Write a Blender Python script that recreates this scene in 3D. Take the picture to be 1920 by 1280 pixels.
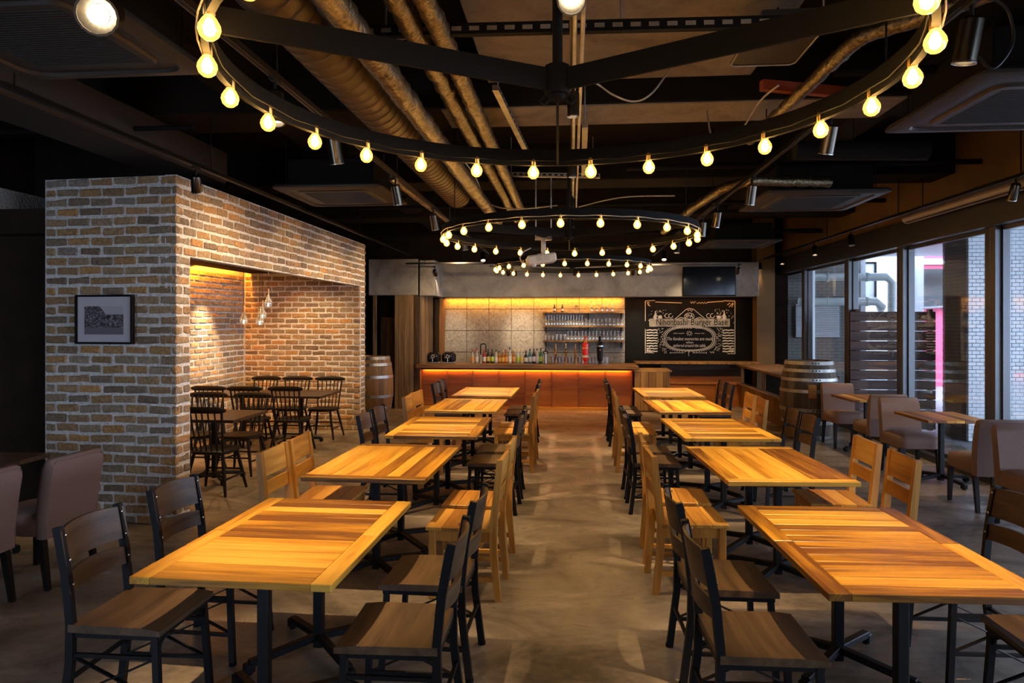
import bpy, math, random
from math import sin, cos, pi, radians, atan, atan2, hypot, sqrt
from mathutils import Vector, Matrix
random.seed(7)
S = bpy.context.scene
for o in list(bpy.data.objects): bpy.data.objects.remove(o)
COL = S.collection

# ---------------------------------------------------------------- camera
FPX, HC, HY = 1280.0, 1.73, 603.0
YAW = atan(112 / FPX)
cam = bpy.data.cameras.new('camera'); cam.sensor_width = 36; cam.lens = 24
cam.shift_y = -(640 - HY) / 1920; cam.clip_start = .05; cam.clip_end = 200
co = bpy.data.objects.new('camera', cam); COL.objects.link(co)
co.location = (0, 0, HC); co.rotation_euler = (pi / 2, 0, YAW); S.camera = co

# ---------------------------------------------------------------- world and exposure
w = bpy.data.worlds.new('sky'); S.world = w; w.use_nodes = True
w.node_tree.nodes['Background'].inputs[0].default_value = (.58, .72, 1, 1)
w.node_tree.nodes['Background'].inputs[1].default_value = 8.5
S.view_settings.view_transform = 'Standard'
try: S.view_settings.look = 'None'
except Exception: pass
S.view_settings.exposure = .35; S.view_settings.gamma = 1; S.view_settings.use_curve_mapping = False
try:
    S.cycles.use_denoising = True
    S.cycles.max_bounces = 8; S.cycles.transparent_max_bounces = 16
    S.cycles.sample_clamp_indirect = 4; S.cycles.caustics_reflective = False; S.cycles.caustics_refractive = False
    S.cycles.use_light_tree = True
except Exception: pass

WARM = (1, .69, .36); SOFTW = (1, .80, .56); AMBER = (1, .42, .06); COOL = (.62, .72, 1)
P_TABLE, P_BRICK, P_BAR, P_FLOOR = 310, 200, 85, 85
def spot(loc, aim, power, deg, col=WARM, blend=.35, size=.03):
    d = bpy.data.lights.new('spot_lamp', 'SPOT'); d.energy = power; d.spot_size = radians(deg); d.spot_blend = blend
    d.color = col; d.shadow_soft_size = size
    o = bpy.data.objects.new('spot_lamp', d); COL.objects.link(o); o.location = loc
    o.rotation_euler = (Vector(aim) - Vector(loc)).to_track_quat('-Z', 'Y').to_euler(); return o
def strip(loc, sx, sy, aim, power, col=AMBER):
    d = bpy.data.lights.new('led_strip_or_portal', 'AREA'); d.shape = 'RECTANGLE'; d.size = sx; d.size_y = sy; d.energy = power; d.color = col
    o = bpy.data.objects.new('led_strip_or_portal', d); COL.objects.link(o); o.location = loc
    o.rotation_euler = Vector(aim).to_track_quat('-Z', 'Y').to_euler(); return o
p = strip((-4.15, -2.3, 1.5), 1.7, 2.3, (0, 1, 0), 1, (1, 1, 1)); p.rotation_euler = (pi / 2, 0, 0); p.data.cycles.is_portal = True  # portal for the added window behind the camera
# window light portals (help the daylight find its way in)
for y0, y1 in ((-1.8, 7.5), (7.8, 15.4)):
    p = strip((4.75, (y0 + y1) / 2, 1.45), y1 - y0, 2.6, (-1, 0, 0), 1, (1, 1, 1)); p.rotation_euler = (pi / 2, 0, pi / 2)
    p.data.cycles.is_portal = True

# ---------------------------------------------------------------- pixel of the photo -> point of the room
def ray(px, py):
    xc = (px - 960) / FPX
    return Vector((-sin(YAW) + cos(YAW) * xc, cos(YAW) + sin(YAW) * xc, -(py - HY) / FPX))
C0 = Vector((0, 0, HC))
def atX(px, py, X): r = ray(px, py); return C0 + r * (X / r.x)
def atY(px, py, Y): r = ray(px, py); return C0 + r * (Y / r.y)
def atZ(px, py, z): r = ray(px, py); return C0 + r * ((z - HC) / r.z)

# ---------------------------------------------------------------- mesh collector
class MB:
    def __init__(s): s.v = []; s.f = []; s.M = None
    def add(s, vs, fs):
        n = len(s.v); s.v += [tuple(v) for v in vs]; s.f += [tuple(i + n for i in f) for f in fs]; return s
    def box(s, c, d, ch=0.0, rot=None, jit=0.0):
        hx, hy, hz = d[0] / 2, d[1] / 2, d[2] / 2; c = Vector(c)
        R = rot if rot is not None else Matrix.Identity(3)
        if ch <= 0:
            vs = [Vector((x * hx, y * hy, z * hz)) for x in (-1, 1) for y in (-1, 1) for z in (-1, 1)]
            fs = [(0, 1, 3, 2), (4, 6, 7, 5), (0, 4, 5, 1), (2, 3, 7, 6), (0, 2, 6, 4), (1, 5, 7, 3)]
        else:
            ch = min(ch, hx * .9, hy * .9, hz * .9); vs = []; idx = {}
            for x in (-1, 1):
                for y in (-1, 1):
                    for z in (-1, 1):
                        for a in range(3):
                            p = [x * hx, y * hy, z * hz]
                            for b in range(3):
                                if b != a: p[b] -= (x, y, z)[b] * ch
                            idx[(x, y, z, a)] = len(vs); vs.append(Vector(p))
            I = idx; fs = []
            q = [(-1, -1), (1, -1), (1, 1), (-1, 1)]
            for sg in (-1, 1):
                for a in range(3):
                    f = []
                    for (u, v) in q:
                        k = [0, 0, 0]; k[a] = sg; k[(a + 1) % 3] = u; k[(a + 2) % 3] = v
                        f.append(I[(k[0], k[1], k[2], a)])
                    fs.append(f if sg > 0 else f[::-1])
            for a in range(3):
                b, c2 = (a + 1) % 3, (a + 2) % 3
                for u in (-1, 1):
                    for v in (-1, 1):
                        k0 = [0, 0, 0]; k0[a] = -1; k0[b] = u; k0[c2] = v; k1 = list(k0); k1[a] = 1
                        f = [I[(*k0, b)], I[(*k1, b)], I[(*k1, c2)], I[(*k0, c2)]]
                        fs.append(f if u * v > 0 else f[::-1])
            for x in (-1, 1):
                for y in (-1, 1):
                    for z in (-1, 1):
                        f = [I[(x, y, z, 0)], I[(x, y, z, 1)], I[(x, y, z, 2)]]
                        fs.append(f if x * y * z > 0 else f[::-1])
        if jit:
            vs = [v + Vector((random.uniform(-jit, jit) for _ in range(3))) for v in vs]
        return s.add([c + R @ v for v in vs], fs)
    def bar(s, p0, p1, wx, wy, up=(0, 0, 1), ch=0.0):
        p0, p1 = Vector(p0), Vector(p1); z = (p1 - p0); L = z.length; z = z / L
        up = Vector(up)
        if abs(z.dot(up)) > .98: up = Vector((0, 1, 0)) if abs(z.y) < .9 else Vector((1, 0, 0))
        x = up.cross(z).normalized(); y = z.cross(x)
        R = Matrix((x, y, z)).transposed()
        return s.box((p0 + p1) / 2, (wx, wy, L), ch, R)
    def tube(s, pts, r, n=8, cap=True, closed=False):
        pts = [Vector(p) for p in pts]; N = len(pts); rs = r if isinstance(r, (list, tuple)) else [r] * N
        vs = []; prev = None
        for i, p in enumerate(pts):
            if closed: t = pts[(i + 1) % N] - pts[i - 1]
            else: t = pts[min(i + 1, N - 1)] - pts[max(i - 1, 0)]
            t = t.normalized() if t.length > 1e-9 else Vector((0, 0, 1))
            if prev is None:
                a = Vector((0, 0, 1)) if abs(t.z) < .9 else Vector((1, 0, 0)); x = a.cross(t).normalized()
            else:
                x = prev - t * prev.dot(t); x = x.normalized() if x.length > 1e-6 else Vector((1, 0, 0))
            prev = x; y = t.cross(x)
            for k in range(n):
                a = 2 * pi * k / n; vs.append(p + (x * cos(a) + y * sin(a)) * rs[i])
        fs = []
        for i in range(N if closed else N - 1):
            j = (i + 1) % N
            for k in range(n):
                k2 = (k + 1) % n; fs.append((i * n + k, i * n + k2, j * n + k2, j * n + k))
        if cap and not closed: fs += [tuple(range(n))[::-1], tuple((N - 1) * n + k for k in range(n))]
        return s.add(vs, fs)
    def lathe(s, prof, n=16, c=(0, 0, 0), R=None, cap=True):
        c = Vector(c); R = R if R is not None else Matrix.Identity(3); vs = []; fs = []
        for (r, z) in prof:
            for k in range(n):
                a = 2 * pi * k / n; vs.append(c + R @ Vector((r * cos(a), r * sin(a), z)))
        for i in range(len(prof) - 1):
            for k in range(n):
                k2 = (k + 1) % n; fs.append((i * n + k, i * n + k2, (i + 1) * n + k2, (i + 1) * n + k))
        if cap:
            if prof[0][0] > 1e-4: fs.append(tuple(range(n))[::-1])
            if prof[-1][0] > 1e-4: fs.append(tuple((len(prof) - 1) * n + k for k in range(n)))
        return s.add(vs, fs)
    def prism(s, poly, h0, h1, axis='z', n_off=(0, 0, 0)):
        n = len(poly)
        def P(a, b, h): return {'z': (a, b, h), 'y': (a, h, b), 'x': (h, a, b)}[axis]
        vs = [P(a, b, h0) for a, b in poly] + [P(a, b, h1) for a, b in poly]
        fs = [tuple(range(n))[::-1], tuple(range(n, 2 * n))] + [(i, (i + 1) % n, n + (i + 1) % n, n + i) for i in range(n)]
        return s.add([Vector(v) + Vector(n_off) for v in vs], fs)
    def mesh(s, name, m=None, smooth=True, ang=38):
        me = bpy.data.meshes.new(name); me.from_pydata(s.v, [], s.f); me.update()
        if m: me.materials.append(m)
        if smooth:
            me.polygons.foreach_set('use_smooth', [True] * len(me.polygons))
            try: me.set_sharp_from_angle(angle=radians(ang))
            except Exception: pass
        return me
    def build(s, name, m=None, parent=None, smooth=True, loc=None, rz=None):
        return put(name, s.mesh(name, m, smooth), parent, loc, rz)
def put(name, me, parent=None, loc=None, rz=None, rot=None):
    o = bpy.data.objects.new(name, me); COL.objects.link(o)
    if parent is not None: o.parent = parent
    if loc is not None: o.location = loc
    if rz is not None: o.rotation_euler = (0, 0, rz)
    if rot is not None: o.rotation_euler = rot
    return o
def tag(o, label=None, cat=None, group=None, kind=None):
    if label: o['label'] = label
    if cat: o['category'] = cat
    if group: o['group'] = group
    if kind: o['kind'] = kind
    return o
def thing(name, label, cat, loc=(0, 0, 0), rz=0, group=None):
    o = bpy.data.objects.new(name, None); COL.objects.link(o); o.empty_display_size = .1
    o.location = loc; o.rotation_euler = (0, 0, rz); return tag(o, label, cat, group)
def struct(o, label=None): return tag(o, label, None, None, 'structure')
def instance(tpl, name, label, cat, loc, rz=0, group=None):
    """tpl: list of (part name, mesh, [sub-parts as (name, mesh)]); every copy gets objects of its own, meshes shared"""
    t = thing(name, label, cat, loc, rz, group)
    for pn, me, subs in tpl:
        p = put(pn, me, t)
        for sn, sm in subs: put(sn, sm, p)
    return t

# ---------------------------------------------------------------- materials
def new_mat(name):
    m = bpy.data.materials.new(name); m.use_nodes = True; nt = m.node_tree
    return m, nt, nt.nodes['Principled BSDF'], nt.nodes, nt.links
def plain(name, c, rough=.5, metal=0, spec=.5, var=0.0, bump=0.0, bscale=60, emit=None, es=0):
    m, nt, b, N, L = new_mat(name)
    b.inputs['Base Color'].default_value = (*c, 1); b.inputs['Roughness'].default_value = rough; b.inputs['Metallic'].default_value = metal
    b.inputs['Specular IOR Level'].default_value = spec
    if emit: b.inputs['Emission Color'].default_value = (*emit, 1); b.inputs['Emission Strength'].default_value = es
    if var or bump:
        tc = N.new('ShaderNodeTexCoord'); nz = N.new('ShaderNodeTexNoise'); nz.inputs['Scale'].default_value = bscale; nz.inputs['Detail'].default_value = 5
        L.new(tc.outputs['Object'], nz.inputs['Vector'])
        if var:
            mx = N.new('ShaderNodeMixRGB'); mx.blend_type = 'MULTIPLY'; mx.inputs[0].default_value = 1; mx.inputs[1].default_value = (*c, 1)
            r = N.new('ShaderNodeValToRGB'); r.color_ramp.elements[0].position = .3; r.color_ramp.elements[1].position = .7
            r.color_ramp.elements[0].color = (1 - var,) * 3 + (1,); r.color_ramp.elements[1].color = (1 + var,) * 3 + (1,)
            L.new(nz.outputs['Fac'], r.inputs[0]); L.new(r.outputs[0], mx.inputs[2]); L.new(mx.outputs[0], b.inputs['Base Color'])
        if bump:
            bp = N.new('ShaderNodeBump'); bp.inputs['Strength'].default_value = bump; bp.inputs['Distance'].default_value = .01
            L.new(nz.outputs['Fac'], bp.inputs['Height']); L.new(bp.outputs[0], b.inputs['Normal'])
    return m
def wood(name, dark, mid, light, axis=0, rough=.42, scale=9.0, rnd=.5, spec=.4, stretch=.07):
    m, nt, b, N, L = new_mat(name)
    tc = N.new('ShaderNodeTexCoord'); oi = N.new('ShaderNodeObjectInfo')
    mp = N.new('ShaderNodeMapping'); sc = [1.0, 1.0, 1.0]; sc[axis] = stretch; mp.inputs['Scale'].default_value = sc
    ad = N.new('ShaderNodeVectorMath'); ad.operation = 'ADD'
    ml = N.new('ShaderNodeVectorMath'); ml.operation = 'SCALE'; ml.inputs[0].default_value = (7.3, 11.1, 5.7)
    L.new(oi.outputs['Random'], ml.inputs['Scale']); L.new(tc.outputs['Object'], mp.inputs[0]); L.new(mp.outputs[0], ad.inputs[0]); L.new(ml.outputs[0], ad.inputs[1])
    n1 = N.new('ShaderNodeTexNoise'); n1.inputs['Scale'].default_value = scale; n1.inputs['Detail'].default_value = 6; n1.inputs['Distortion'].default_value = 1.4; n1.inputs['Roughness'].default_value = .6
    n2 = N.new('ShaderNodeTexNoise'); n2.inputs['Scale'].default_value = scale * 9; n2.inputs['Detail'].default_value = 3
    L.new(ad.outputs[0], n1.inputs['Vector']); L.new(ad.outputs[0], n2.inputs['Vector'])
    a1 = N.new('ShaderNodeMath'); a1.operation = 'MULTIPLY_ADD'; a1.inputs[1].default_value = .25; L.new(n2.outputs['Fac'], a1.inputs[0]); L.new(n1.outputs['Fac'], a1.inputs[2])
    a2 = N.new('ShaderNodeMath'); a2.operation = 'MULTIPLY_ADD'; a2.inputs[1].default_value = rnd * .55; L.new(oi.outputs['Random'], a2.inputs[0]); L.new(a1.outputs[0], a2.inputs[2])
    a3 = N.new('ShaderNodeMath'); a3.operation = 'SUBTRACT'; a3.inputs[1].default_value = .125 + rnd * .27; L.new(a2.outputs[0], a3.inputs[0])
    r = N.new('ShaderNodeValToRGB'); e = r.color_ramp.elements; e[0].position = .3; e[0].color = (*dark, 1); e[1].position = .72; e[1].color = (*light, 1)
    k = e.new(.5); k.color = (*mid, 1)
    L.new(a3.outputs[0], r.inputs[0]); L.new(r.outputs[0], b.inputs['Base Color'])
    b.inputs['Roughness'].default_value = rough; b.inputs['Specular IOR Level'].default_value = spec
    bp = N.new('ShaderNodeBump'); bp.inputs['Strength'].default_value = .15; bp.inputs['Distance'].default_value = .004
    L.new(n2.outputs['Fac'], bp.inputs['Height']); L.new(bp.outputs[0], b.inputs['Normal'])
    return m
def ramp_random(name, cols, rough=.85, bump=.5, bscale=45, var=.3):
    """one colour of the list for each object, mottled"""
    m, nt, b, N, L = new_mat(name)
    oi = N.new('ShaderNodeObjectInfo'); r = N.new('ShaderNodeValToRGB'); r.color_ramp.interpolation = 'LINEAR'
    e = r.color_ramp.elements
    for i, c in enumerate(cols):
        p = i / (len(cols) - 1)
        if i == 0: e[0].position = 0; e[0].color = (*c, 1)
        elif i == len(cols) - 1: e[-1].position = 1; e[-1].color = (*c, 1)
        else: k = e.new(p); k.color = (*c, 1)
    L.new(oi.outputs['Random'], r.inputs[0])
    tc = N.new('ShaderNodeTexCoord'); nz = N.new('ShaderNodeTexNoise'); nz.inputs['Scale'].default_value = bscale; nz.inputs['Detail'].default_value = 6
    ad = N.new('ShaderNodeVectorMath'); ad.operation = 'ADD'; L.new(tc.outputs['Object'], ad.inputs[0]); L.new(oi.outputs['Location'], ad.inputs[1]); L.new(ad.outputs[0], nz.inputs['Vector'])
    r2 = N.new('ShaderNodeValToRGB'); r2.color_ramp.elements[0].position = .3; r2.color_ramp.elements[1].position = .72
    r2.color_ramp.elements[0].color = (1 - var,) * 3 + (1,); r2.color_ramp.elements[1].color = (1 + var,) * 3 + (1,)
    mx = N.new('ShaderNodeMixRGB'); mx.blend_type = 'MULTIPLY'; mx.inputs[0].default_value = 1
    L.new(nz.outputs['Fac'], r2.inputs[0]); L.new(r.outputs[0], mx.inputs[1]); L.new(r2.outputs[0], mx.inputs[2]); L.new(mx.outputs[0], b.inputs['Base Color'])
    b.inputs['Roughness'].default_value = rough
    bp = N.new('ShaderNodeBump'); bp.inputs['Strength'].default_value = bump; bp.inputs['Distance'].default_value = .008
    L.new(nz.outputs['Fac'], bp.inputs['Height']); L.new(bp.outputs[0], b.inputs['Normal'])
    return m
def clear(name, tint=(1, 1, 1), refl=.12, rough=.02, glossy=(1, 1, 1), fk=.9, glint_mix=0):
    m = bpy.data.materials.new(name); m.use_nodes = True; nt = m.node_tree; N, L = nt.nodes, nt.links; N.clear()
    out = N.new('ShaderNodeOutputMaterial'); mx = N.new('ShaderNodeMixShader'); t = N.new('ShaderNodeBsdfTransparent'); g = N.new('ShaderNodeBsdfGlossy')
    t.inputs[0].default_value = (*tint, 1); g.inputs[0].default_value = (*glossy, 1); g.inputs['Roughness'].default_value = rough
    lw = N.new('ShaderNodeFresnel'); lw.inputs[0].default_value = 1.45
    ma = N.new('ShaderNodeMath'); ma.operation = 'MULTIPLY_ADD'; ma.inputs[1].default_value = fk; ma.inputs[2].default_value = refl; ma.use_clamp = True
    L.new(lw.outputs[0], ma.inputs[0]); L.new(ma.outputs[0], mx.inputs[0]); L.new(t.outputs[0], mx.inputs[1]); L.new(g.outputs[0], mx.inputs[2])
    if glint_mix:
        m2 = N.new('ShaderNodeMixShader'); m2.inputs[0].default_value = glint_mix; df = N.new('ShaderNodeBsdfDiffuse'); df.inputs[0].default_value = (.9, .88, .84, 1)  # white diffuse mixed into the glass to paint its bright edges
        L.new(mx.outputs[0], m2.inputs[1]); L.new(df.outputs[0], m2.inputs[2]); L.new(m2.outputs[0], out.inputs[0])
    else: L.new(mx.outputs[0], out.inputs[0])
    return m
def concrete(name, c1, c2, c3, scale=1.3, rough=(.3, .55), bump=.06, stretch=(1, 1, 1)):
    m, nt, b, N, L = new_mat(name)
    tc = N.new('ShaderNodeTexCoord'); mp = N.new('ShaderNodeMapping'); mp.inputs['Scale'].default_value = stretch; L.new(tc.outputs['Object'], mp.inputs[0])
    n1 = N.new('ShaderNodeTexNoise'); n1.inputs['Scale'].default_value = scale; n1.inputs['Detail'].default_value = 9; n1.inputs['Distortion'].default_value = 1.2; n1.inputs['Roughness'].default_value = .62
    n2 = N.new('ShaderNodeTexNoise'); n2.inputs['Scale'].default_value = scale * 14; n2.inputs['Detail'].default_value = 5
    L.new(mp.outputs[0], n1.inputs['Vector']); L.new(mp.outputs[0], n2.inputs['Vector'])
    a = N.new('ShaderNodeMath'); a.operation = 'MULTIPLY_ADD'; a.inputs[1].default_value = .22; L.new(n2.outputs['Fac'], a.inputs[0]); L.new(n1.outputs['Fac'], a.inputs[2])
    r = N.new('ShaderNodeValToRGB'); e = r.color_ramp.elements; e[0].position = .42; e[0].color = (*c1, 1); e[1].position = .78; e[1].color = (*c3, 1); k = e.new(.58); k.color = (*c2, 1)
    L.new(a.outputs[0], r.inputs[0]); L.new(r.outputs[0], b.inputs['Base Color'])
    rr = N.new('ShaderNodeMapRange'); rr.inputs[1].default_value = .35; rr.inputs[2].default_value = .7; rr.inputs[3].default_value = rough[1]; rr.inputs[4].default_value = rough[0]
    L.new(n1.outputs['Fac'], rr.inputs[0]); L.new(rr.outputs[0], b.inputs['Roughness'])
    bp = N.new('ShaderNodeBump'); bp.inputs['Strength'].default_value = bump; bp.inputs['Distance'].default_value = .01; L.new(n2.outputs['Fac'], bp.inputs['Height']); L.new(bp.outputs[0], b.inputs['Normal'])
    return m
def emitter(name, c, s):
    m = bpy.data.materials.new(name); m.use_nodes = True; nt = m.node_tree; nt.nodes.clear()
    out = nt.nodes.new('ShaderNodeOutputMaterial'); e = nt.nodes.new('ShaderNodeEmission'); e.inputs[0].default_value = (*c, 1); e.inputs[1].default_value = s
    nt.links.new(e.outputs[0], out.inputs[0]); return m

M = {}
M['floor'] = concrete('polished_concrete', (.085, .065, .048), (.23, .18, .132), (.40, .325, .245), 1.45, (.18, .48), .05, (.7, 1.15, 1))
M['slab'] = plain('dark_ceiling_paint', (.014, .011, .008), .95, 0, .1)
M['soffit'] = concrete('raw_concrete_board', (.17, .13, .09), (.24, .19, .13), (.3, .24, .17), 2.5, (.8, .9), .15)
M['bulk'] = concrete('grey_mortar_render', (.20, .17, .135), (.31, .27, .22), (.40, .35, .28), 1.5, (.7, .85), .2)
M['darkwall'] = plain('dark_brown_paint', (.022, .014, .009), .9, 0, .1, var=.2, bscale=4)
M['olive'] = plain('olive_brown_paint', (.16, .085, .022), .75, var=.15, bscale=3)
M['mortar'] = plain('lime_mortar', (.60, .565, .52), .95, var=.25, bump=.9, bscale=38)
M['brick'] = ramp_random('reclaimed_brick', [(.24, .155, .080), (.36, .205, .082), (.20, .150, .105), (.44, .225, .078), (.29, .215, .135), (.17, .115, .072), (.35, .23, .11), (.26, .21, .16)], .9, .8, 40, .35)
M['teak'] = wood('teak_plank', (.15, .050, .006), (.46, .205, .016), (.68, .37, .050), 0, .36, 8, .85)
M['teakc'] = wood('teak_chair', (.32, .13, .018), (.46, .20, .028), (.56, .28, .05), 2, .42, 10, .35)
M['teaks'] = wood('teak_seat', (.28, .11, .016), (.46, .20, .027), (.60, .31, .055), 0, .40, 9, .7)
M['walnut'] = wood('dark_stained_seat', (.040, .021, .010), (.080, .044, .020), (.13, .075, .036), 0, .42, 9, .25)
M['ebony'] = wood('black_stained_wood', (.005, .0035, .003), (.009, .006, .0045), (.015, .009, .006), 2, .5, 9, .2, .2)
M['darktop'] = wood('dark_table_top', (.02, .011, .007), (.042, .024, .013), (.068, .04, .022), 0, .35, 8, .3)
M['black'] = plain('black_powder_coat', (.005, .0045, .0045), .5, 0, .22)
M['blackm'] = plain('matt_black_paint', (.007, .006, .005), .75, 0, .12)
M['steel'] = plain('brushed_steel', (.55, .52, .48), .32, 1)
M['bolt'] = plain('bright_bolt', (.75, .7, .62), .25, 1)
M['nickel'] = plain('dark_nickel_spot', (.10, .085, .065), .28, 1)
M['galv'] = plain('galvanised_steel', (.42, .40, .36), .45, 1, var=.25, bscale=9)
M['foil'] = plain('wrinkled_foil_wrap', (.20, .15, .085), .32, .9, var=.65, bump=1.0, bscale=42)
M['duct'] = plain('spiral_duct_sheet', (.12, .085, .05), .5, .6, var=.2, bscale=6)
M['cable'] = plain('beige_cable', (.45, .37, .27), .5)
M['fabric'] = plain('mauve_upholstery', (.24, .15, .12), .9, var=.12, bump=.35, bscale=260)
M['bronze'] = plain('window_bronze_frame', (.11, .11, .115), .38, .8)
M['glass'] = clear('window_glass', (.97, .985, .985), .01, fk=.33)
M['clearglass'] = clear('drinking_glass', (.95, .94, .92), .18, glint_mix=.16)
M['bulbglass'] = clear('amber_bulb_glass', (1, .80, .45), .06)
M['filament'] = emitter('glowing_filament', (1, .68, .30), 100)
M['socket'] = plain('brass_socket', (.75, .42, .10), .35, .8)
M['lens'] = emitter('spot_lens', (1, .82, .58), 40)
M['lensdim'] = emitter('spot_lens_dim', (1, .80, .55), 6)
M['oldplank'] = wood('weathered_barn_board', (.07, .036, .013), (.19, .108, .043), (.34, .20, .085), 2, .8, 7, .7)
M['barfront'] = wood('red_brown_panel', (.20, .062, .014), (.33, .105, .022), (.43, .15, .032), 0, .45, 5, .4)
M['bartop'] = wood('oiled_bar_top', (.14, .06, .018), (.27, .12, .037), (.40, .19, .06), 0, .35, 6, .3)
M['boxwood'] = wood('rough_sawn_board', (.12, .052, .012), (.29, .14, .034), (.43, .22, .06), 2, .65, 8, .8)
M['barrel'] = wood('barrel_stave', (.13, .06, .02), (.22, .105, .035), (.30, .15, .05), 2, .6, 9, .6)
M['barreld'] = wood('weathered_barrel_stave', (.05, .034, .02), (.10, .07, .042), (.16, .115, .07), 2, .65, 9, .7)
M['tile'] = concrete('speckled_stone_tile', (.15, .125, .10), (.28, .245, .20), (.42, .37, .30), 22, (.5, .7), .2)
M['board'] = plain('blackboard', (.006, .005, .004), .8, 0, .15, var=.3, bscale=5)
M['chalk'] = plain('chalk', (.62, .55, .45), .95)
M['chalkband'] = plain('chalk_wash', (.34, .29, .22), .95, var=.35, bscale=16)
M['screen'] = plain('tv_screen', (.004, .004, .005), .12)
M['cream'] = plain('cream_plastic', (.55, .46, .33), .4)
M['white'] = plain('white_plastic', (.62, .56, .47), .4)
M['acpanel'] = plain('brown_grey_cassette', (.030, .025, .020), .45)
M['acgrille'] = plain('dark_cassette_grille', (.02, .017, .014), .6)
M['copper'] = plain('copper_tap', (.62, .30, .10), .25, 1)
M['red'] = plain('red_enamel', (.75, .018, .008), .25)
M['paper'] = plain('paper_label', (.62, .55, .42), .7)
M['mount'] = plain('passe_partout', (.5, .46, .48), .8)
M['fence'] = wood('dark_red_cedar', (.045, .022, .016), (.085, .042, .030), (.125, .066, .046), 0, .6, 7, .6)
M['whitetile'] = ramp_random('white_glazed_tile', [(.66, .70, .72), (.74, .78, .80), (.70, .74, .76)], .25, .05, 10, .05)
M['grout'] = plain('dark_grout', (.06, .06, .06), .9)
M['grey_and_shaded_tile'] = plain('grey_mosaic_and_shaded_tile', (.20, .185, .165), .8)
M['paint_pipe'] = plain('pale_green_pipe_paint', (.50, .56, .54), .4)
M['deck'] = plain('grey_deck', (.30, .30, .31), .6, var=.2, bscale=5)
M['pink'] = plain('pink_cladding', (.75, .10, .20), .6)
M['palewall'] = plain('pale_facade', (.70, .72, .74), .6)

# ================================================================ large structure
RX, YB, YN, ZC = 4.5, 14.8, -2.2, 3.9
struct(MB().box((-.6, 6.7, -.05), (12, 18.2, .1)).build('floor', M['floor']), 'polished brown-grey concrete floor with cloudy wear patches')
ceil = struct(MB().box((-.6, 6.7, ZC + .06), (12, 18.2, .12)).build('ceiling', M['slab']), 'dark painted open ceiling slab')
MB().box((.35, 4.2, 3.62), (2.0, 2.2, .05), .005).build('ceiling_board', M['soffit'], ceil)
for y in (5.7, 8.6, 11.4):
    b = MB().box((-.6, y, 3.7), (11.8, .56, .5), .01).build('beam', M['slab'], ceil)
    if y < 8: MB().box((.75, y, 3.445), (3.6, .52, .012)).build('beam_lit_underside', M['soffit'], b)  # lighter panel paints in the lit underside of the nearest beam
for x in (-2.6, 2.6): MB().box((x, 6.6, 3.72), (.3, 17.6, .4)).build('beam', M['slab'], ceil)

nw = MB()
for (x0, x1, z0, z1) in ((-6.6, -5.0, 0, 3.9), (-3.3, 5.4, 0, 3.9), (-5.0, -3.3, 0, .35), (-5.0, -3.3, 2.65, 3.9)): nw.box(((x0 + x1) / 2, YN - .05, (z0 + z1) / 2), (x1 - x0, .1, z1 - z0))
struct(nw.build('wall_near', M['darkwall'], smooth=False))
struct(MB().box((-4.15, YN - .05, 1.5), (1.7, .012, 2.3)).build('window_9', M['glass'], smooth=False))  # added window behind the camera, lets cool daylight onto the brick front
struct(MB().box((-6.25, 2.6, 1.95), (.1, 9.6, 3.9)).build('wall_left', M['darkwall']), 'dark brown painted wall beside the brick box')
struct(MB().box((-5.5, 7.45, 1.95), (1.6, .1, 3.9)).build('wall_left_return', M['darkwall']))
struct(MB().box((-5.9, 11.6, 1.95), (.1, 8.2, 3.9)).build('wall_far_left', M['darkwall']))
# back wall of the bar: tiles, black board wall, bulkhead
wb = struct(MB().box((-1.03, YB + .09, 1.95), (11.14, .1, 3.9)).build('wall_back', M['darkwall']), 'back wall behind the bar')
tl = []
for i in range(8):
    for j in range(4):
        x0, x1 = -2.78 + i * .49, -2.78 + (i + 1) * .49
        z0 = .60 + j * .47; z1 = min(z0 + .46, 2.3)
        MB().box(((x0 + x1) / 2, YB + .02, (z0 + z1) / 2), (x1 - x0 - .008, .05, z1 - z0), .004).build('stone_tile', M['tile'], wb)
MB().box((2.47, YB + .01, 1.3), (2.66, .05, 2.0)).build('black_panel', M['board'], wb)
bh = struct(MB().box((.5, 14.55, 2.6), (6.6, .5, .7), .01).build('trim_1', M['bulk']), 'grey rendered bulkhead over the bar and blackboard')
struct(MB().box((3.98, 14.7, 1.95), (.36, .5, 3.9)).build('wall_back_column', M['olive']), 'olive brown column right of the blackboard')
# boarded wall left of the bar
wl = struct(MB().box((-3.55, 13.42, 2.62), (1.0, .12, .72), .01).build('wall_boarded', M['bulk']), 'grey rendered band over the weathered boards')
ang = atan2(1.0, .28)
def plank_run(parent, p0, p1, z0, z1, n, m, th=.03, name='plank', seed=0, vertical=True):
    p0, p1 = Vector(p0), Vector(p1); d = p1 - p0; L = d.length; a = atan2(d.y, d.x); k = 0.0
    rr = random.Random(seed); ws = [rr.uniform(.8, 1.25) for _ in range(n)]; tot = sum(ws)
    for wi in ws:
        ww = L * wi / tot; c = p0 + d * ((k + ww / 2) / L); k += ww
        me = MB().box((0, 0, 0), (ww - .006, th + rr.uniform(-.006, .008), z1 - z0), .004).mesh(name, m)
        put(name, me, parent, (c.x, c.y, (z0 + z1) / 2), a)
plank_run(wl, (-3.52, 13.37, 0), (-3.03, 13.34, 0), 0, 2.26, 5, M['oldplank'], seed=1)
plank_run(wl, (-3.98, 13.42, 0), (-3.9, 13.42, 0), 0, 2.26, 1, M['oldplank'], seed=2)
plank_run(wl, (-3.02, 13.36, 0), (-2.87, 13.92, 0), 0, 2.26, 5, M['oldplank'], seed=3)
MB().box((-2.86, 14.1, 2.6), (.3, 1.5, .7), .005).build('render_band', M['bulk'], wl)
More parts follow.
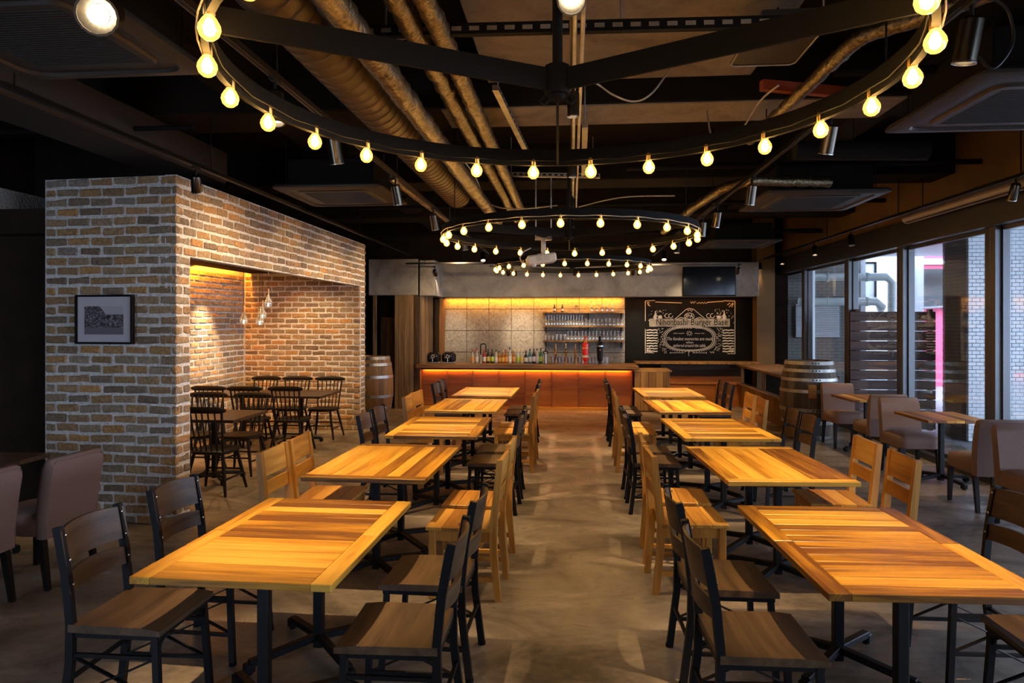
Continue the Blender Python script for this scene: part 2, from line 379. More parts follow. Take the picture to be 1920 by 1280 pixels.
plank_run(wl, (-2.80, 14.3, 0), (-2.79, 14.8, 0), 0, 2.24, 3, M['boxwood'], seed=4)
dr = struct(MB().box((-3.72, 13.75, 1.1), (.42, .04, 2.2)).build('door_1', M['darkwall']), 'dark boarded swing door in the weathered wall')
plank_run(dr, (-3.9, 13.70, 0), (-3.52, 13.70, 0), .3, 1.82, 4, M['oldplank'], seed=6)
d2 = struct(MB().box((-2.83, 14.12, 1.1), (.04, .34, 2.2)).build('door_2', M['darkwall']))

# ---------------------------------------------------------------- brick box
random.seed(11)
FULL = [MB().box((0, 0, 0), (.206, .05, .066), .010, jit=.006).mesh('brick', M['brick']) for _ in range(14)]
HALF = [MB().box((0, 0, 0), (.096, .05, .066), .010, jit=.0055).mesh('brick', M['brick']) for _ in range(8)]
PITCH = .0856
def course(parent, org, dirx, u0, u1, z, off, nrm, cnt, stuff=None, lim=300):
    """bricks of one course from u0 to u1 along dirx starting at org"""
    a = atan2(dirx.y, dirx.x); u = u0 + off
    spans = []
    if off > .04: spans.append((u0, u0 + off - .018))
    while u < u1 - .03:
        spans.append((u, min(u + .206, u1))); u += .2245
    for (s0, s1) in spans:
        L = s1 - s0
        if L < .035: continue
        me = random.choice(FULL if L > .15 else HALF); base = .206 if L > .15 else .096
        c = org + dirx * ((s0 + s1) / 2) + nrm * (-.025 + random.uniform(-.003, .004))
        if cnt[0] < lim:
            o = put('brick', me, parent, (c.x, c.y, z + random.uniform(-.003, .003)), a)
            o.scale = (L / base, 1, random.uniform(.93, 1.04)); o.rotation_euler = (0, random.uniform(-.012, .012), a); cnt[0] += 1
        else:
            stuff.box((c.x, c.y, z), (L, .05, .066), .008, Matrix.Rotation(a, 3, 'Z'), .004)
def brick_face(parent, p0, p1, nrm, zones, lim=300, order=None):
    p0, p1 = Vector((*p0, 0)), Vector((*p1, 0)); d = (p1 - p0).normalized(); nrm = Vector((*nrm, 0)); cnt = [0]; st = MB()
    n = 35; rows = list(range(n))
    if order: rows.sort(key=order)
    for r in rows:
        z = .032 + r * PITCH
        for (u0, u1, z0, z1) in zones:
            if z0 <= z <= z1: course(parent, p0, d, u0, u1, z, (.113 if r % 2 else 0.0), nrm, cnt, st, lim)
    if st.v: tag(st.build('bricks', M['brick'], parent), kind='stuff')
    return cnt[0]
ZT = 2.985
# front face, turned a few degrees
wf = struct(MB().prism([(-3.358, 5.546), (-4.63, 5.645), (-4.63, 5.72), (-3.358, 5.72)], 0, ZT - .005).build('wall_brick_front', M['mortar'], smooth=False), 'whitewashed brick front with the framed photograph')
fd = (Vector((-3.34, 5.53, 0)) - Vector((-4.62, 5.63, 0))).normalized(); fn = Vector((fd.y, -fd.x))
brick_face(wf, (-4.62, 5.635), (-3.345, 5.535), fn, [(0, 1.275, 0, 3)])
# side face with the alcove opening
SX, OY0, OY1, OZ, YE = -3.35, 5.76, 10.66, 2.30, 10.88
ws = MB()
ws.box((SX - .06, (5.55 + OY0) / 2, ZT / 2), (.10, OY0 - 5.55, ZT))
ws.box((SX - .06, (OY1 + YE) / 2, ZT / 2), (.10, YE - OY1, ZT))
ws.box((SX - .06, (OY0 + OY1) / 2, (OZ + ZT) / 2), (.10, OY1 - OY0, ZT - OZ))
ws = struct(ws.build('wall_brick_side', M['mortar'], smooth=False), 'warm lit brick side with the wide alcove opening')
brick_face(ws, (SX, 5.54), (SX, YE), (1, 0), [(0, .21, 0, OZ), (5.13, 5.34, 0, OZ), (0, 5.34, OZ + .01, 3)], 330)
# alcove shell
AX, AY = -5.28, 10.64
wa = struct(MB().box((AX - .11, 8.2, 1.49), (.2, 5.2, 2.97)).build('wall_alcove_back', M['mortar'], smooth=False), 'brick back wall of the alcove under the amber light strip')
brick_face(wa, (AX, 10.62), (AX, 7.6), (1, 0), [(0, 3.02, 0, 2.46)], 300)
we = struct(MB().box(((AX + SX) / 2 - .06, AY + .11, 1.49), (SX - AX - .10, .2, 2.97)).build('wall_alcove_end', M['mortar'], smooth=False), 'brick end wall of the alcove facing the room')
brick_face(we, (AX + .01, AY), (SX - .03, AY), (0, -1), [(0, SX - .03 - AX, 0, 2.46)], 300)
struct(MB().box(((AX + SX) / 2 - .05, 8.2, 2.62), (SX - AX - .3, 5.1, .22)).build('ceiling_alcove', M['darkwall']))
struct(MB().box(((AX + SX) / 2 - .1, 5.86, 1.3), (SX - AX - .2, .1, 2.6)).build('wall_alcove_near', M['darkwall']))

# ---------------------------------------------------------------- window wall
wr = struct(MB().box((RX + .05, 6.6, 3.50), (.25, 17.6, .9)).build('wall_right', M['olive']), 'olive brown wall over the window front')
struct(MB().box((RX + .05, 6.6, 2.90), (.34, 17.6, .32), .006).build('trim_2', M['bronze']), 'dark bronze window head')
struct(MB().box((RX + .05, 6.6, .035), (.26, 17.6, .09), .006).build('trim_3', M['bronze']), 'dark bronze window sill')
MUL = [-1.7, 1.45, 3.5, 5.55, 7.68, 9.70, 11.52, 13.62, 15.6]
for i, y in enumerate(MUL):
    m_ = MB().box((RX + .04, y, 1.4), (.16, .075, 2.72), .006); m_.box((RX + .04, y + .13, 1.4), (.12, .10, 2.72), .006)
    struct(m_.build('trim_%d' % (4 + i), M['bronze']), None)
for i in range(len(MUL) - 1):
    y0, y1 = MUL[i] + .18, MUL[i + 1] - .04
    wdw = MB().box((RX + .05, (y0 + y1) / 2, 1.41), (.012, y1 - y0, 2.66))
    wo = struct(wdw.build('window_%d' % (i + 1), M['glass'], smooth=False), None)
    fr = MB()
    for yy in (y0 + .015, y1 - .015): fr.box((RX + .05, yy, 1.41), (.05, .03, 2.66))
    fr.box((RX + .05, (y0 + y1) / 2, .10), (.05, y1 - y0, .05)); fr.box((RX + .05, (y0 + y1) / 2, 2.72), (.05, y1 - y0, .04))
    fr.build('window_frame', M['bronze'], wo)

# ================================================================ outside the windows
struct(MB().box((10.6, 8, -.06), (12, 30, .1)).build('ground', M['deck']), 'pale grey deck outside the windows')
struct(MB().box((9.2, 7.6, 3.2), (9, 14.8, .2)).build('ceiling_porch', M['palewall']), 'pale soffit over the outside walkway')
wp = struct(MB().box((6.35, 10.75, 1.6), (1.28, .66, 3.2)).build('wall_tiled_pillar', M['grout'], smooth=False), 'white tiled pillar outside the window')
TI = MB().box((0, 0, 0), (.103, .012, .049), .003).mesh('tile', M['whitetile']); st = MB(); n = 0
rows = sorted(range(60), key=lambda r: abs(r * .0545 - 1.75))
for r in rows:
    z = .03 + r * .0545
    for k in range(12):
        x = 5.715 + .0525 + k * .108 + (.054 if r % 2 else 0)
        if x > 6.96: continue
        if r % 2 and k == 0: st.box((5.715 + .024, 10.418, z), (.046, .012, .049))
        if n < 300 and k < 9: put('tile', TI, wp, (x, 10.418, z)); n += 1
        else: st.box((x, 10.418, z), (.103, .012, .049))
tag(st.build('tiles', M['whitetile'], wp), kind='stuff')
st = MB()
for r in range(60):
    for k in range(6):
        yy = 10.475 + k * .108 + (.054 if r % 2 else 0); ln = min(.103, 11.075 - yy + .05)
        if ln > .02: st.box((5.705, yy + (ln - .103) / 2, .03 + r * .0545), (.012, ln, .049))
    if r % 2: st.box((5.705, 10.447, .03 + r * .0545), (.012, .046, .049))
tag(st.build('tiles', M['grey_and_shaded_tile'], wp, smooth=False), kind='stuff')  # grey colour paints the shade on the pillar's white-tiled side
# screen fence of cedar boards between window and pillar
fe = thing('board_fence', 'dark red cedar board fence outside the windows, beside the tiled pillar', 'fence', (0, 0, 0))
bm = [MB().box((0, 0, 0), (1.30, .025, .148), .004).mesh('board', M['fence'])]
for r in range(12):
    put('board', bm[0], fe, (5.07 + .0, 11.32, .10 + r * .156 + (.004 if r < 7 else 0)))
for x in (4.55, 5.66): MB().box((x, 11.37, .97), (.07, .07, 1.92), .004).build('post', M['fence'], fe)
# tiled neighbour wall with pipes and louvre
wn = struct(MB().box((5.2, 15.4, 2.2), (1.9, .3, 5)).build('wall_neighbour', M['grout']), 'grey mosaic wall of the next building')
st = MB()
for r in range(46):
    for k in range(9):
        st.box((4.35 + k * .205 + (.1 if r % 2 else 0), 15.245, .03 + r * .0685), (.196, .012, .062))
tag(st.build('mosaic', M['grey_and_shaded_tile'], wn, smooth=False), kind='stuff')
MB().box((6.17, 15.2, 2.2), (.10, .2, 5)).build('corner_trim', M['palewall'], wn)
for i, (z, x1, dn) in enumerate(((2.66, 6.62, 1), (2.15, 6.42, 0))):
    p = [(4.9 if i == 0 else 4.75, 14.8, z + (.6 if i == 0 else -.0)), (4.95 if i == 0 else 4.8, 14.8, z), (x1 - .12, 14.8, z), (x1, 14.8, z - .12)] + ([(x1, 14.8, 0)] if dn else [(x1 + .02, 14.9, z - .14)])
    mp_ = MB().tube(p, .085, 12)
    for xx in (5.3, 6.1): mp_.tube([(xx, 14.8, z), (xx + .05, 14.8, z)], .097, 12)
    tag(mp_.build('drain_pipe', M['paint_pipe']), 'pale green drain pipe, ' + ('upper one, bending down past the grey mosaic wall' if i == 0 else 'lower one, ending short on the grey mosaic wall'), 'pipe')
vp = MB().tube([(4.86, 14.5, 0), (4.86, 14.5, 3.2)], .11, 12)
tag(vp.build('downpipe', M['paint_pipe']), 'thick pale downpipe outside the farthest window', 'pipe')
lv = thing('louvre', 'white slatted louvre on the grey mosaic wall outside', 'louvre', (5.25, 15.15, 1.75))
MB().box((0, .03, 0), (.9, .02, .72)).build('backing', M['blackm'], lv)
sl = MB().box((0, 0, 0), (.9, .05, .014)).mesh('slat', M['palewall'])
for k in range(17): put('slat', sl, lv, (0, 0, -.33 + k * .042), rot=(radians(35), 0, 0))
XP = atY(1708, 540, 19.3).x
struct(MB().box((XP * 15.6 / 19.3 + .08, 15.6, 1.6), (.20, .35, 3.6)).build('column', M['palewall']), 'white column in the street outside')
struct(MB().box((XP - 3.0, 19.6, 2.5), (6.0, .3, 6)).build('wall_pale_facade', M['palewall']), 'pale facade across the street')
pf = struct(MB().box((XP + 3, 19.5, 2.5), (6.0, .3, 6)).build('wall_pink_facade', M['pink']), 'pink clad shop front across the street')
MB().box((XP + 3, 19.3, 3.35), (6.0, .12, .16)).build('white_band', M['palewall'], pf)
bb = thing('hoarding', 'dark hoarding with a pale emblem on the pink shop front', 'sign', (XP + 1.35, 19.2, 2.62))
MB().box((0, 0, 0), (2.2, .1, 1.05), .01).build('panel', M['screen'], bb)
em = MB(); em.tube([(.1, -.06, .0), (.4, -.06, .35), (.6, -.06, .1), (.95, -.06, .2), (.8, -.06, -.25), (.35, -.06, -.2)], .035, 6, closed=True); em.tube([(.3, -.06, .1), (.9, -.06, -.1)], .03, 6)
em.build('emblem', M['palewall'], bb)
rl = thing('street_railing', 'thin white handrail before the pink shop front', 'railing', (8.2, 15.0, 0))
MB().tube([(-.9, 0, 2.02), (1.4, 0, 2.14)], .025, 6).build('rail', M['palewall'], rl)
for x in (-.2, .6): MB().tube([(x, 0, 0), (x, 0, 2.06)], .018, 6).build('post', M['palewall'], rl)
sg = thing('framed_sign_board', 'blank white sign board with black frame outside, above the lower pipe', 'sign', (6.55, 16.2, 2.6))
MB().box((0, 0, 0), (.62, .04, .95)).build('panel', M['palewall'], sg)
MB().box((0, .04, -1.05), (.06, .06, 3.1)).build('post', M['palewall'], sg)
f_ = MB()
for a, b, c, d in ((0, .47, .66, .04), (0, -.47, .66, .04), (.32, 0, .04, .98)): f_.box((a, -.03, b), (c, .05, d))
f_.build('frame', M['blackm'], sg)

# ================================================================ dining tables
random.seed(3)
TW, TD, TH = .83, .61, .72
def table_small():
    out = []; pw = (TD) / 7
    for k in range(7):
        y = -TD / 2 + pw * (k + .5)
        out.append(('plank', ('P', (0, y, TH - .016)), []))
    return out
PLK = [MB().box((0, 0, 0), (TW - .17, TD / 7 - .002, .03), .0022).mesh('plank', M['teak']) for _ in range(3)]
ENDB = MB().box((0, 0, 0), (TD, .084, .031), .003).mesh('end_board', M['teak'])
LPLK = MB().box((0, 0, 0), (1.06, TW / 9 - .002, .03), .0022).mesh('plank', M['teak'])
LEND = MB().box((0, 0, 0), (TW, .078, .031), .003).mesh('end_board', M['teak'])
COLM = MB().box((0, 0, .36), (.048, .048, .66), .004).mesh('column', M['black'])
PLATE = MB().box((0, 0, .683), (.34, .34, .008)).box((0, 0, .672), (.4, .03, .02)).mesh('top_plate', M['black'])
def arm_mesh(L=.36):
    m = MB(); m.bar((0, 0, .088), (L, 0, .052), .042, .034, ch=.004); m.box((L, 0, .032), (.05, .05, .045), .006); m.tube([(L, 0, .0), (L, 0, .02)], .018, 8); return m.mesh('foot_arm', M['black'])
ARM = arm_mesh(); ARMS = arm_mesh(.30)
def base(t, x, y, arm=None, a0=pi / 4, small=False):
    c = put('column', COLM, t, (x, y, 0)); put('top_plate', PLATE, c)
    for k in range(4): put('foot_arm', arm or ARM, t, (x, y, 0), a0 + k * pi / 2)
def dining_half(loc, rz, label, group):
    t = thing('dining_table', label, 'table', loc, rz, group)
    for k in range(7): put('plank', random.choice(PLK), t, (0, -TD / 2 + TD / 7 * (k + .5), TH - .016))
    for sx in (-1, 1): put('end_board', ENDB, t, (sx * (TW / 2 - .042), 0, TH - .0155), pi / 2)
    base(t, 0, 0); return t
def dining_long(loc, rz, label, group):
    t = thing('dining_table', label, 'table', loc, rz, group)
    for k in range(9): put('plank', LPLK, t, (-TW / 2 + TW / 9 * (k + .5), 0, TH - .016), pi / 2)
    for sy in (-1, 1): put('end_board', LEND, t, (0, sy * .571, TH - .0155))
    base(t, 0, -.31); base(t, 0, .31); return t
ORD = ['nearest', 'second', 'third', 'fourth', 'farthest']
LEFT = [(-1.325, 3.17, -1.0), (-1.335, 4.92, -1.5), (-1.255, 6.57, .5), (-1.255, 8.27, -.8), (-1.22, 9.85, -1)]
RIGHT = [(1.345, 3.26, 2.0), (1.37, 5.06, 3.0), (1.365, 6.67, 2.5), (1.36, 8.39, 2.5), (1.365, 10.0, 2.0)]
for side, row in (('left', LEFT), ('right', RIGHT)):
    for i, (x, y, a) in enumerate(row):
        r = radians(a)
        if i % 2 == 0:
            for s, w_ in ((-1, 'nearer'), (1, 'farther')):
                dx, dy = -sin(r) * s * .307, cos(r) * s * .307
                dining_half((x + dx, y + dy, 0), r, 'teak table top with cross-laid planks, %s half of the %s pair, %s of the aisle' % (w_, ORD[i], side), 'teak tables in two rows')
        else:
            dining_long((x, y, 0), r, 'long teak table of lengthwise planks, %s in the row %s of the aisle' % (ORD[i], side), 'teak tables in two rows')

# ---------------------------------------------------------------- chairs
def arc_slat(z0, z1, y0, w, sag, th, n=8, lean=0.0):
    """curved back slat between the stiles"""
    m = MB(); vs = []
    for i in range(n + 1):
        u = -1 + 2 * i / n; x = u * w / 2; dy = -sag * (1 - u * u)
        for (dz, dt) in ((z0, 0), (z1, 0), (z1, th), (z0, th)):
            yy = y0 + dy - dt - lean * (dz - z0)
            vs.append((x, yy, dz + (.012 * (1 - u * u) if dz == z1 else 0)))
    fs = []
    for i in range(n):
        for k in range(4):
            a, b = i * 4 + k, i * 4 + (k + 1) % 4; fs.append((a, b, b + 4, a + 4))
    fs += [(0, 1, 2, 3)[::-1], tuple(n * 4 + k for k in range(4))]
    m.add(vs, fs); return m
def dark_chair_tpl():
    T = []
    seat = MB(); prof = []
    n = 10; vs = []; D = .42
    for j in range(7):
        y = -.20 + .41 * j / 6
        for i in range(n + 1):
            u = -1 + 2 * i / n; x = u * (.205 + .01 * (j / 6))
            front = max(0, (j - 4.5) / 1.5)
            z = .462 - .010 * (1 - abs(u) ** 2) * (1 if 1 <= j <= 5 else .4) - .010 * front * front
            vs.append((x, y, z))
    fs = []; W1 = n + 1
    for j in range(6):
        for i in range(n): fs.append((j * W1 + i, j * W1 + i + 1, (j + 1) * W1 + i + 1, (j + 1) * W1 + i))
    off = len(vs); vs += [(x, y, .430) for x, y, z in vs[:off]]
    fs += [tuple(k + off for k in f[::-1]) for f in fs[:]]
    per = [i for i in range(W1)] + [j * W1 + n for j in range(1, 7)] + [6 * W1 + i for i in range(n - 1, -1, -1)] + [j * W1 for j in range(5, 0, -1)]
    for k in range(len(per)):
        a, b = per[k], per[(k + 1) % len(per)]; fs.append((b, a, a + off, b + off))
    seat.add(vs, fs); T.append(('seat', seat.mesh('seat', M['walnut'], ang=50), []))
    fr = MB()
    for sx in (-1, 1): fr.box((sx * .185, 0, .417), (.02, .39, .026), .002)
    for y in (-.19, .185): fr.box((0, y, .417), (.36, .02, .026), .002)
    T.append(('seat_frame', fr.mesh('seat_frame', M['black']), []))
    for sx in (-1, 1):
        m = MB(); pts = [(sx * .195, -.235, .0), (sx * .19, -.198, .30), (sx * .19, -.195, .46), (sx * .19, -.215, .66), (sx * .19, -.255, .865)]
        for a, b in zip(pts[:-1], pts[1:]): m.bar(a, b, .026, .034, up=(0, 1, 0))
        fo = MB().tube([(sx * .195, -.235, 0), (sx * .195, -.235, .018)], .02, 8).mesh('glide', M['blackm'])
        T.append(('rear_leg', m.mesh('rear_leg', M['black']), [('glide', fo)]))
        m = MB().bar((sx * .20, .20, 0), (sx * .185, .175, .42), .027, .027, up=(0, 1, 0))
        fo = MB().tube([(sx * .20, .20, 0), (sx * .20, .20, .018)], .019, 8).mesh('glide', M['blackm'])
        T.append(('front_leg', m.mesh('front_leg', M['black']), [('glide', fo)]))
    for (z0, z1, y0, lean) in ((.705, .85, -.205, .18), (.585, .662, -.188, .15)):
        bo = MB()
        for sx in (-1, 1):
            for zz in ((z0 + .02, z1 - .02) if z1 - z0 > .1 else ((z0 + z1) / 2,)):
                yy = y0 - lean * (zz - z0)
                for s2 in (1,): bo.lathe([(.006, 0), (.006, .003), (.003, .005), (0, .005)], 8, (sx * .182, yy + .001, zz), Matrix.Rotation(-pi / 2, 3, 'X')); bo.lathe([(.006, 0), (.006, .003), (.003, .005), (0, .005)], 8, (sx * .182, yy - .017, zz), Matrix.Rotation(pi / 2, 3, 'X'))
        T.append(('back_slat', arc_slat(z0, z1, y0, .405, .048, .014, 8, lean).mesh('back_slat', M['walnut'], ang=50), [('bolts', bo.mesh('bolts', M['bolt']))]))
    for z, y in ((.33, None),):
        for sx in (-1, 1): T.append(('side_rail', MB().bar((sx * .188, -.2, z), (sx * .19, .185, z), .016, .016).mesh('side_rail', M['black']), []))
    for sx in (-1, 1): T.append(('lower_rail', MB().bar((sx * .192, -.215, .15), (sx * .196, .195, .15), .016, .016).mesh('lower_rail', M['black']), []))
    for sx in (-1, 1):
        x = sx * .19
        T.append(('cross_brace', MB().bar((x, -.21, .15), (x, .185, .33), .005, .02, up=(1, 0, 0)).bar((x, -.2, .33), (x, .195, .15), .005, .02, up=(1, 0, 0)).mesh('cross_brace', M['black']), []))
    T.append(('rear_stretcher', MB().bar((-.19, -.212, .22), (.19, -.212, .22), .016, .016).mesh('rear_stretcher', M['black']), []))
    for sx in (-1, 1):
        pts = [(sx * .187, .178 - .0, .31)] + [(sx * (.187 - .10 * (1 - cos(t))), .18, .31 + .095 * sin(t)) for t in (pi / 8, pi / 4, 3 * pi / 8, pi / 2)]
        T.append(('corner_bracket', MB().tube(pts, .007, 6).mesh('corner_bracket', M['black']), []))
    return T
def light_chair_tpl():
    T = []
    for k in range(4): T.append(('seat_plank', MB().box((0, -.19 + .105 * (k + .5) - .005, .44), (.43, .1035, .024), .003).mesh('seat_plank', M['teaks']), []))
    for y, nm in ((.185, 'front_apron'), (-.17, 'rear_apron')): T.append((nm, MB().box((0, y, .395), (.34, .022, .065), .002).mesh(nm, M['teakc']), []))
    for sx in (-1, 1):
        T.append(('side_apron', MB().box((sx * .188, .0, .395), (.022, .36, .065), .002).mesh('side_apron', M['teakc']), []))
        T.append(('front_leg', MB().box((sx * .188, .185, .214), (.042, .042, .428), .004).mesh('front_leg', M['teakc']), []))
        m = MB()
        prof = [(-.25, 0), (-.212, 0), (-.180, .30), (-.178, .46), (-.225, .875), (-.262, .875), (-.225, .46), (-.225, .30)]
        m.prism(prof, sx * .188 - .021, sx * .188 + .021, 'x'); T.append(('rear_leg', m.mesh('rear_leg', M['teakc']), []))
    for (z0, z1) in ((.705, .872), (.585, .675)):
        m = MB(); zc = (z0 + z1) / 2; y = -.199 - (zc - .46) * .113
        m.box((0, y, zc), (.338, .024, z1 - z0), .003, Matrix.Rotation(radians(6.4), 3, 'X')); T.append(('back_slat', m.mesh('back_slat', M['teaks']), []))
    for sx in (-1, 1): T.append(('side_stretcher', MB().box((sx * .188, -.02, .13), (.018, .39, .03), .002).mesh('side_stretcher', M['teakc']), []))
    T.append(('cross_stretcher', MB().box((0, -.03, .13), (.36, .018, .03), .002).mesh('cross_stretcher', M['teakc']), []))
    return T
DARK, LIGHT = dark_chair_tpl(), light_chair_tpl()
def pair(i, kind, side, where, x, ys, face):
    for k, (yy, w_) in enumerate(zip(ys, ('nearer', 'farther'))):
        tn = ['nearest', 'second', 'third', 'fourth', 'farthest'][i]
        desc = 'black-framed dark chair' if kind == 'd' else 'light teak slat chair'
        edge = 'aisle edge' if where == 'aisle' else ('wall edge' if side == 'left' else 'window edge')
        lab = '%s, %s of %s %s-row table, %s of two' % (desc, {'aisle edge': 'aisle side', 'wall edge': 'wall side', 'window edge': 'window side'}[edge], tn, side, w_)
        ro = random.uniform(-2.2, 2.2)
        instance(DARK if kind == 'd' else LIGHT, 'dining_chair', lab, 'chair', (x + random.uniform(-.008, .008), yy, 0), radians(face + ro), 'dark chairs at the teak tables' if kind == 'd' else 'light chairs at the teak tables')
LA = [(2.82, 3.45), (4.40, 4.92), (6.28, 6.84), (8.0, 8.5), (9.6, 10.12)]      # aisle side, left row
LO = [(2.89, 3.51), (4.50, 4.98), (6.33, 6.82), (7.80, 8.27), (9.55, 10.05)]
RA = [(2.86, 3.51), (4.60, 5.13), (6.40, 6.93), (8.10, 8.62), (9.75, 10.25)]
RO = [(2.92, 3.62), (4.62, 5.18), (6.56, 7.0), (7.86, 8.35), (9.72, 10.2)]
for i in range(5):
    kd = 'd' if i % 2 == 0 else 'l'
    pair(i, kd, 'left', 'aisle', -.725 if kd == 'd' else -.68, LA[i], 90)
    pair(i, kd, 'left', 'outer', [-1.90, -1.80, -1.72, -1.66, -1.68][i], LO[i], -90)
    pair(i, kd, 'right', 'aisle', .76 if kd == 'd' else .76, RA[i], -90)
    pair(i, kd, 'right', 'outer', [1.98, 1.90, 1.95, 1.88, 1.95][i], RO[i], 90)

# spindle chairs and dark tables in the alcove
def spindle_tpl():
    T = []; m = MB()
    pts = []
    for k in range(16):
        a = 2 * pi * k / 16; c, s_ = cos(a), sin(a)
        pts.append((.215 * math.copysign(abs(c) ** .55, c), .20 * math.copysign(abs(s_) ** .55, s_)))
    vs = []
    for (sc, z) in ((.90, .405), (1, .418), (1, .435), (.94, .444), (.5, .436), (.01, .434)): vs += [(x * sc, y * sc, z) for x, y in pts]
    fs = [tuple(range(16))[::-1]]
    for r in range(5):
        for k in range(16): fs.append((r * 16 + k, r * 16 + (k + 1) % 16, (r + 1) * 16 + (k + 1) % 16, (r + 1) * 16 + k))
    m.add(vs, fs); T.append(('seat', m.mesh('seat', M['ebony'], ang=50), []))
    for sx in (-1, 1):
        for sy in (-1, 1):
            p1 = Vector((sx * .225, sy * (.225 if sy < 0 else .20), 0)); p0 = Vector((sx * .15, sy * .14, .41))
            T.append(('leg', MB().tube([p0, p0.lerp(p1, .5), p1], [.017, .019, .013], 8).mesh('leg', M['ebony']), []))
    for sx in (-1, 1): T.append(('side_stretcher', MB().tube([(sx * .198, -.19, .16), (sx * .198, .175, .16)], .010, 6).mesh('side_stretcher', M['ebony']), []))
    T.append(('front_stretcher', MB().tube([(-.19, .18, .20), (.19, .18, .20)], .010, 6).mesh('front_stretcher', M['ebony']), []))
    T.append(('rear_stretcher', MB().tube([(-.19, -.195, .20), (.19, -.195, .20)], .010, 6).mesh('rear_stretcher', M['ebony']), []))
    for k in range(7):
        u = -1 + 2 * k / 6
        T.append(('spindle', MB().tube([(u * .16, -.155 - .02 * (1 - u * u), .43), (u * .19, -.235 - .035 * (1 - u * u), .85)], [.012 if abs(u) == 1 else .008] * 2, 6).mesh('spindle', M['ebony']), []))
    m = MB(); n = 10; vs = []; fs = []
    for i in range(n + 1):
        u = -1 + 2 * i / n; hh = .033 * (1 - .55 * max(0, abs(u) - .75) / .25); yc = -.24 - .035 * (1 - u * u); zc = .862 - .006 * u * u
        for k in range(8):
            a = 2 * pi * k / 8; vs.append((u * .235, yc + .014 * cos(a), zc + hh * sin(a)))
    for i in range(n):
        for k in range(8): fs.append((i * 8 + k, i * 8 + (k + 1) % 8, (i + 1) * 8 + (k + 1) % 8, (i + 1) * 8 + k))
    fs += [tuple(range(8))[::-1], tuple(n * 8 + k for k in range(8))]
    m.add(vs, fs); T.append(('crest_rail', m.mesh('crest_rail', M['ebony'], ang=60), []))
    return T
SPN = spindle_tpl()
def spx(px, py): p = atZ(px, py, .885); return p.x
AL = [(-3.62, 6.68, 0, 'at the near edge of the front alcove table'),
      (spx(385, 741) - .12, 7.55, 180, 'at the far edge of the front alcove table, left of its pair'),
      (spx(468, 742) - .12, 7.55, 180, 'at the far edge of the front alcove table, right of its pair'),
      (spx(389, 724), 8.82, 0, 'near edge of the long alcove table, left of three'),
      (spx(460, 724), 8.80, 0, 'near edge of the long alcove table, middle of three'),
      (spx(538, 724), 8.84, 0, 'near edge of the long alcove table, right of three'),
      (spx(480, 709), 9.92, 180, 'against the end brick wall, left of three'),
      (spx(540, 709) + .03, 9.94, 180, 'against the end brick wall, middle of three'),
      (spx(607, 709), 9.93, 180, 'against the end brick wall, right of three')]
for x, y, a, wh in AL:
    instance(SPN, 'spindle_chair', 'black spindle-back chair ' + wh, 'chair', (x, y, 0), radians(a + random.uniform(-3, 3)), 'spindle chairs in the alcove')
def dark_table(x, y, sx, sy, label, group=None):
    t = thing('cafe_table', label, 'table', (x, y, 0), 0, group)
    n = 5
    for k in range(n): MB().box((0, -sy / 2 + sy / n * (k + .5), TH - .016), (sx, sy / n - .001, .032), .002).build('plank', M['darktop'], t)
    base(t, 0, 0, ARMS); return t
dark_table(-3.88, 7.13, .84, .80, 'dark topped table standing frontmost in the brick alcove', 'dark alcove tables')
dark_table(-3.82, 9.38, .86, .82, 'dark topped table in the alcove, right end of the long run', 'dark alcove tables')
dark_table(-4.69, 9.38, .86, .82, 'dark topped table in the alcove corner, left end of the long run', 'dark alcove tables')
dark_table(-4.36, 4.56, .72, .74, 'dark table beside the brick front, before the mauve chairs', None)

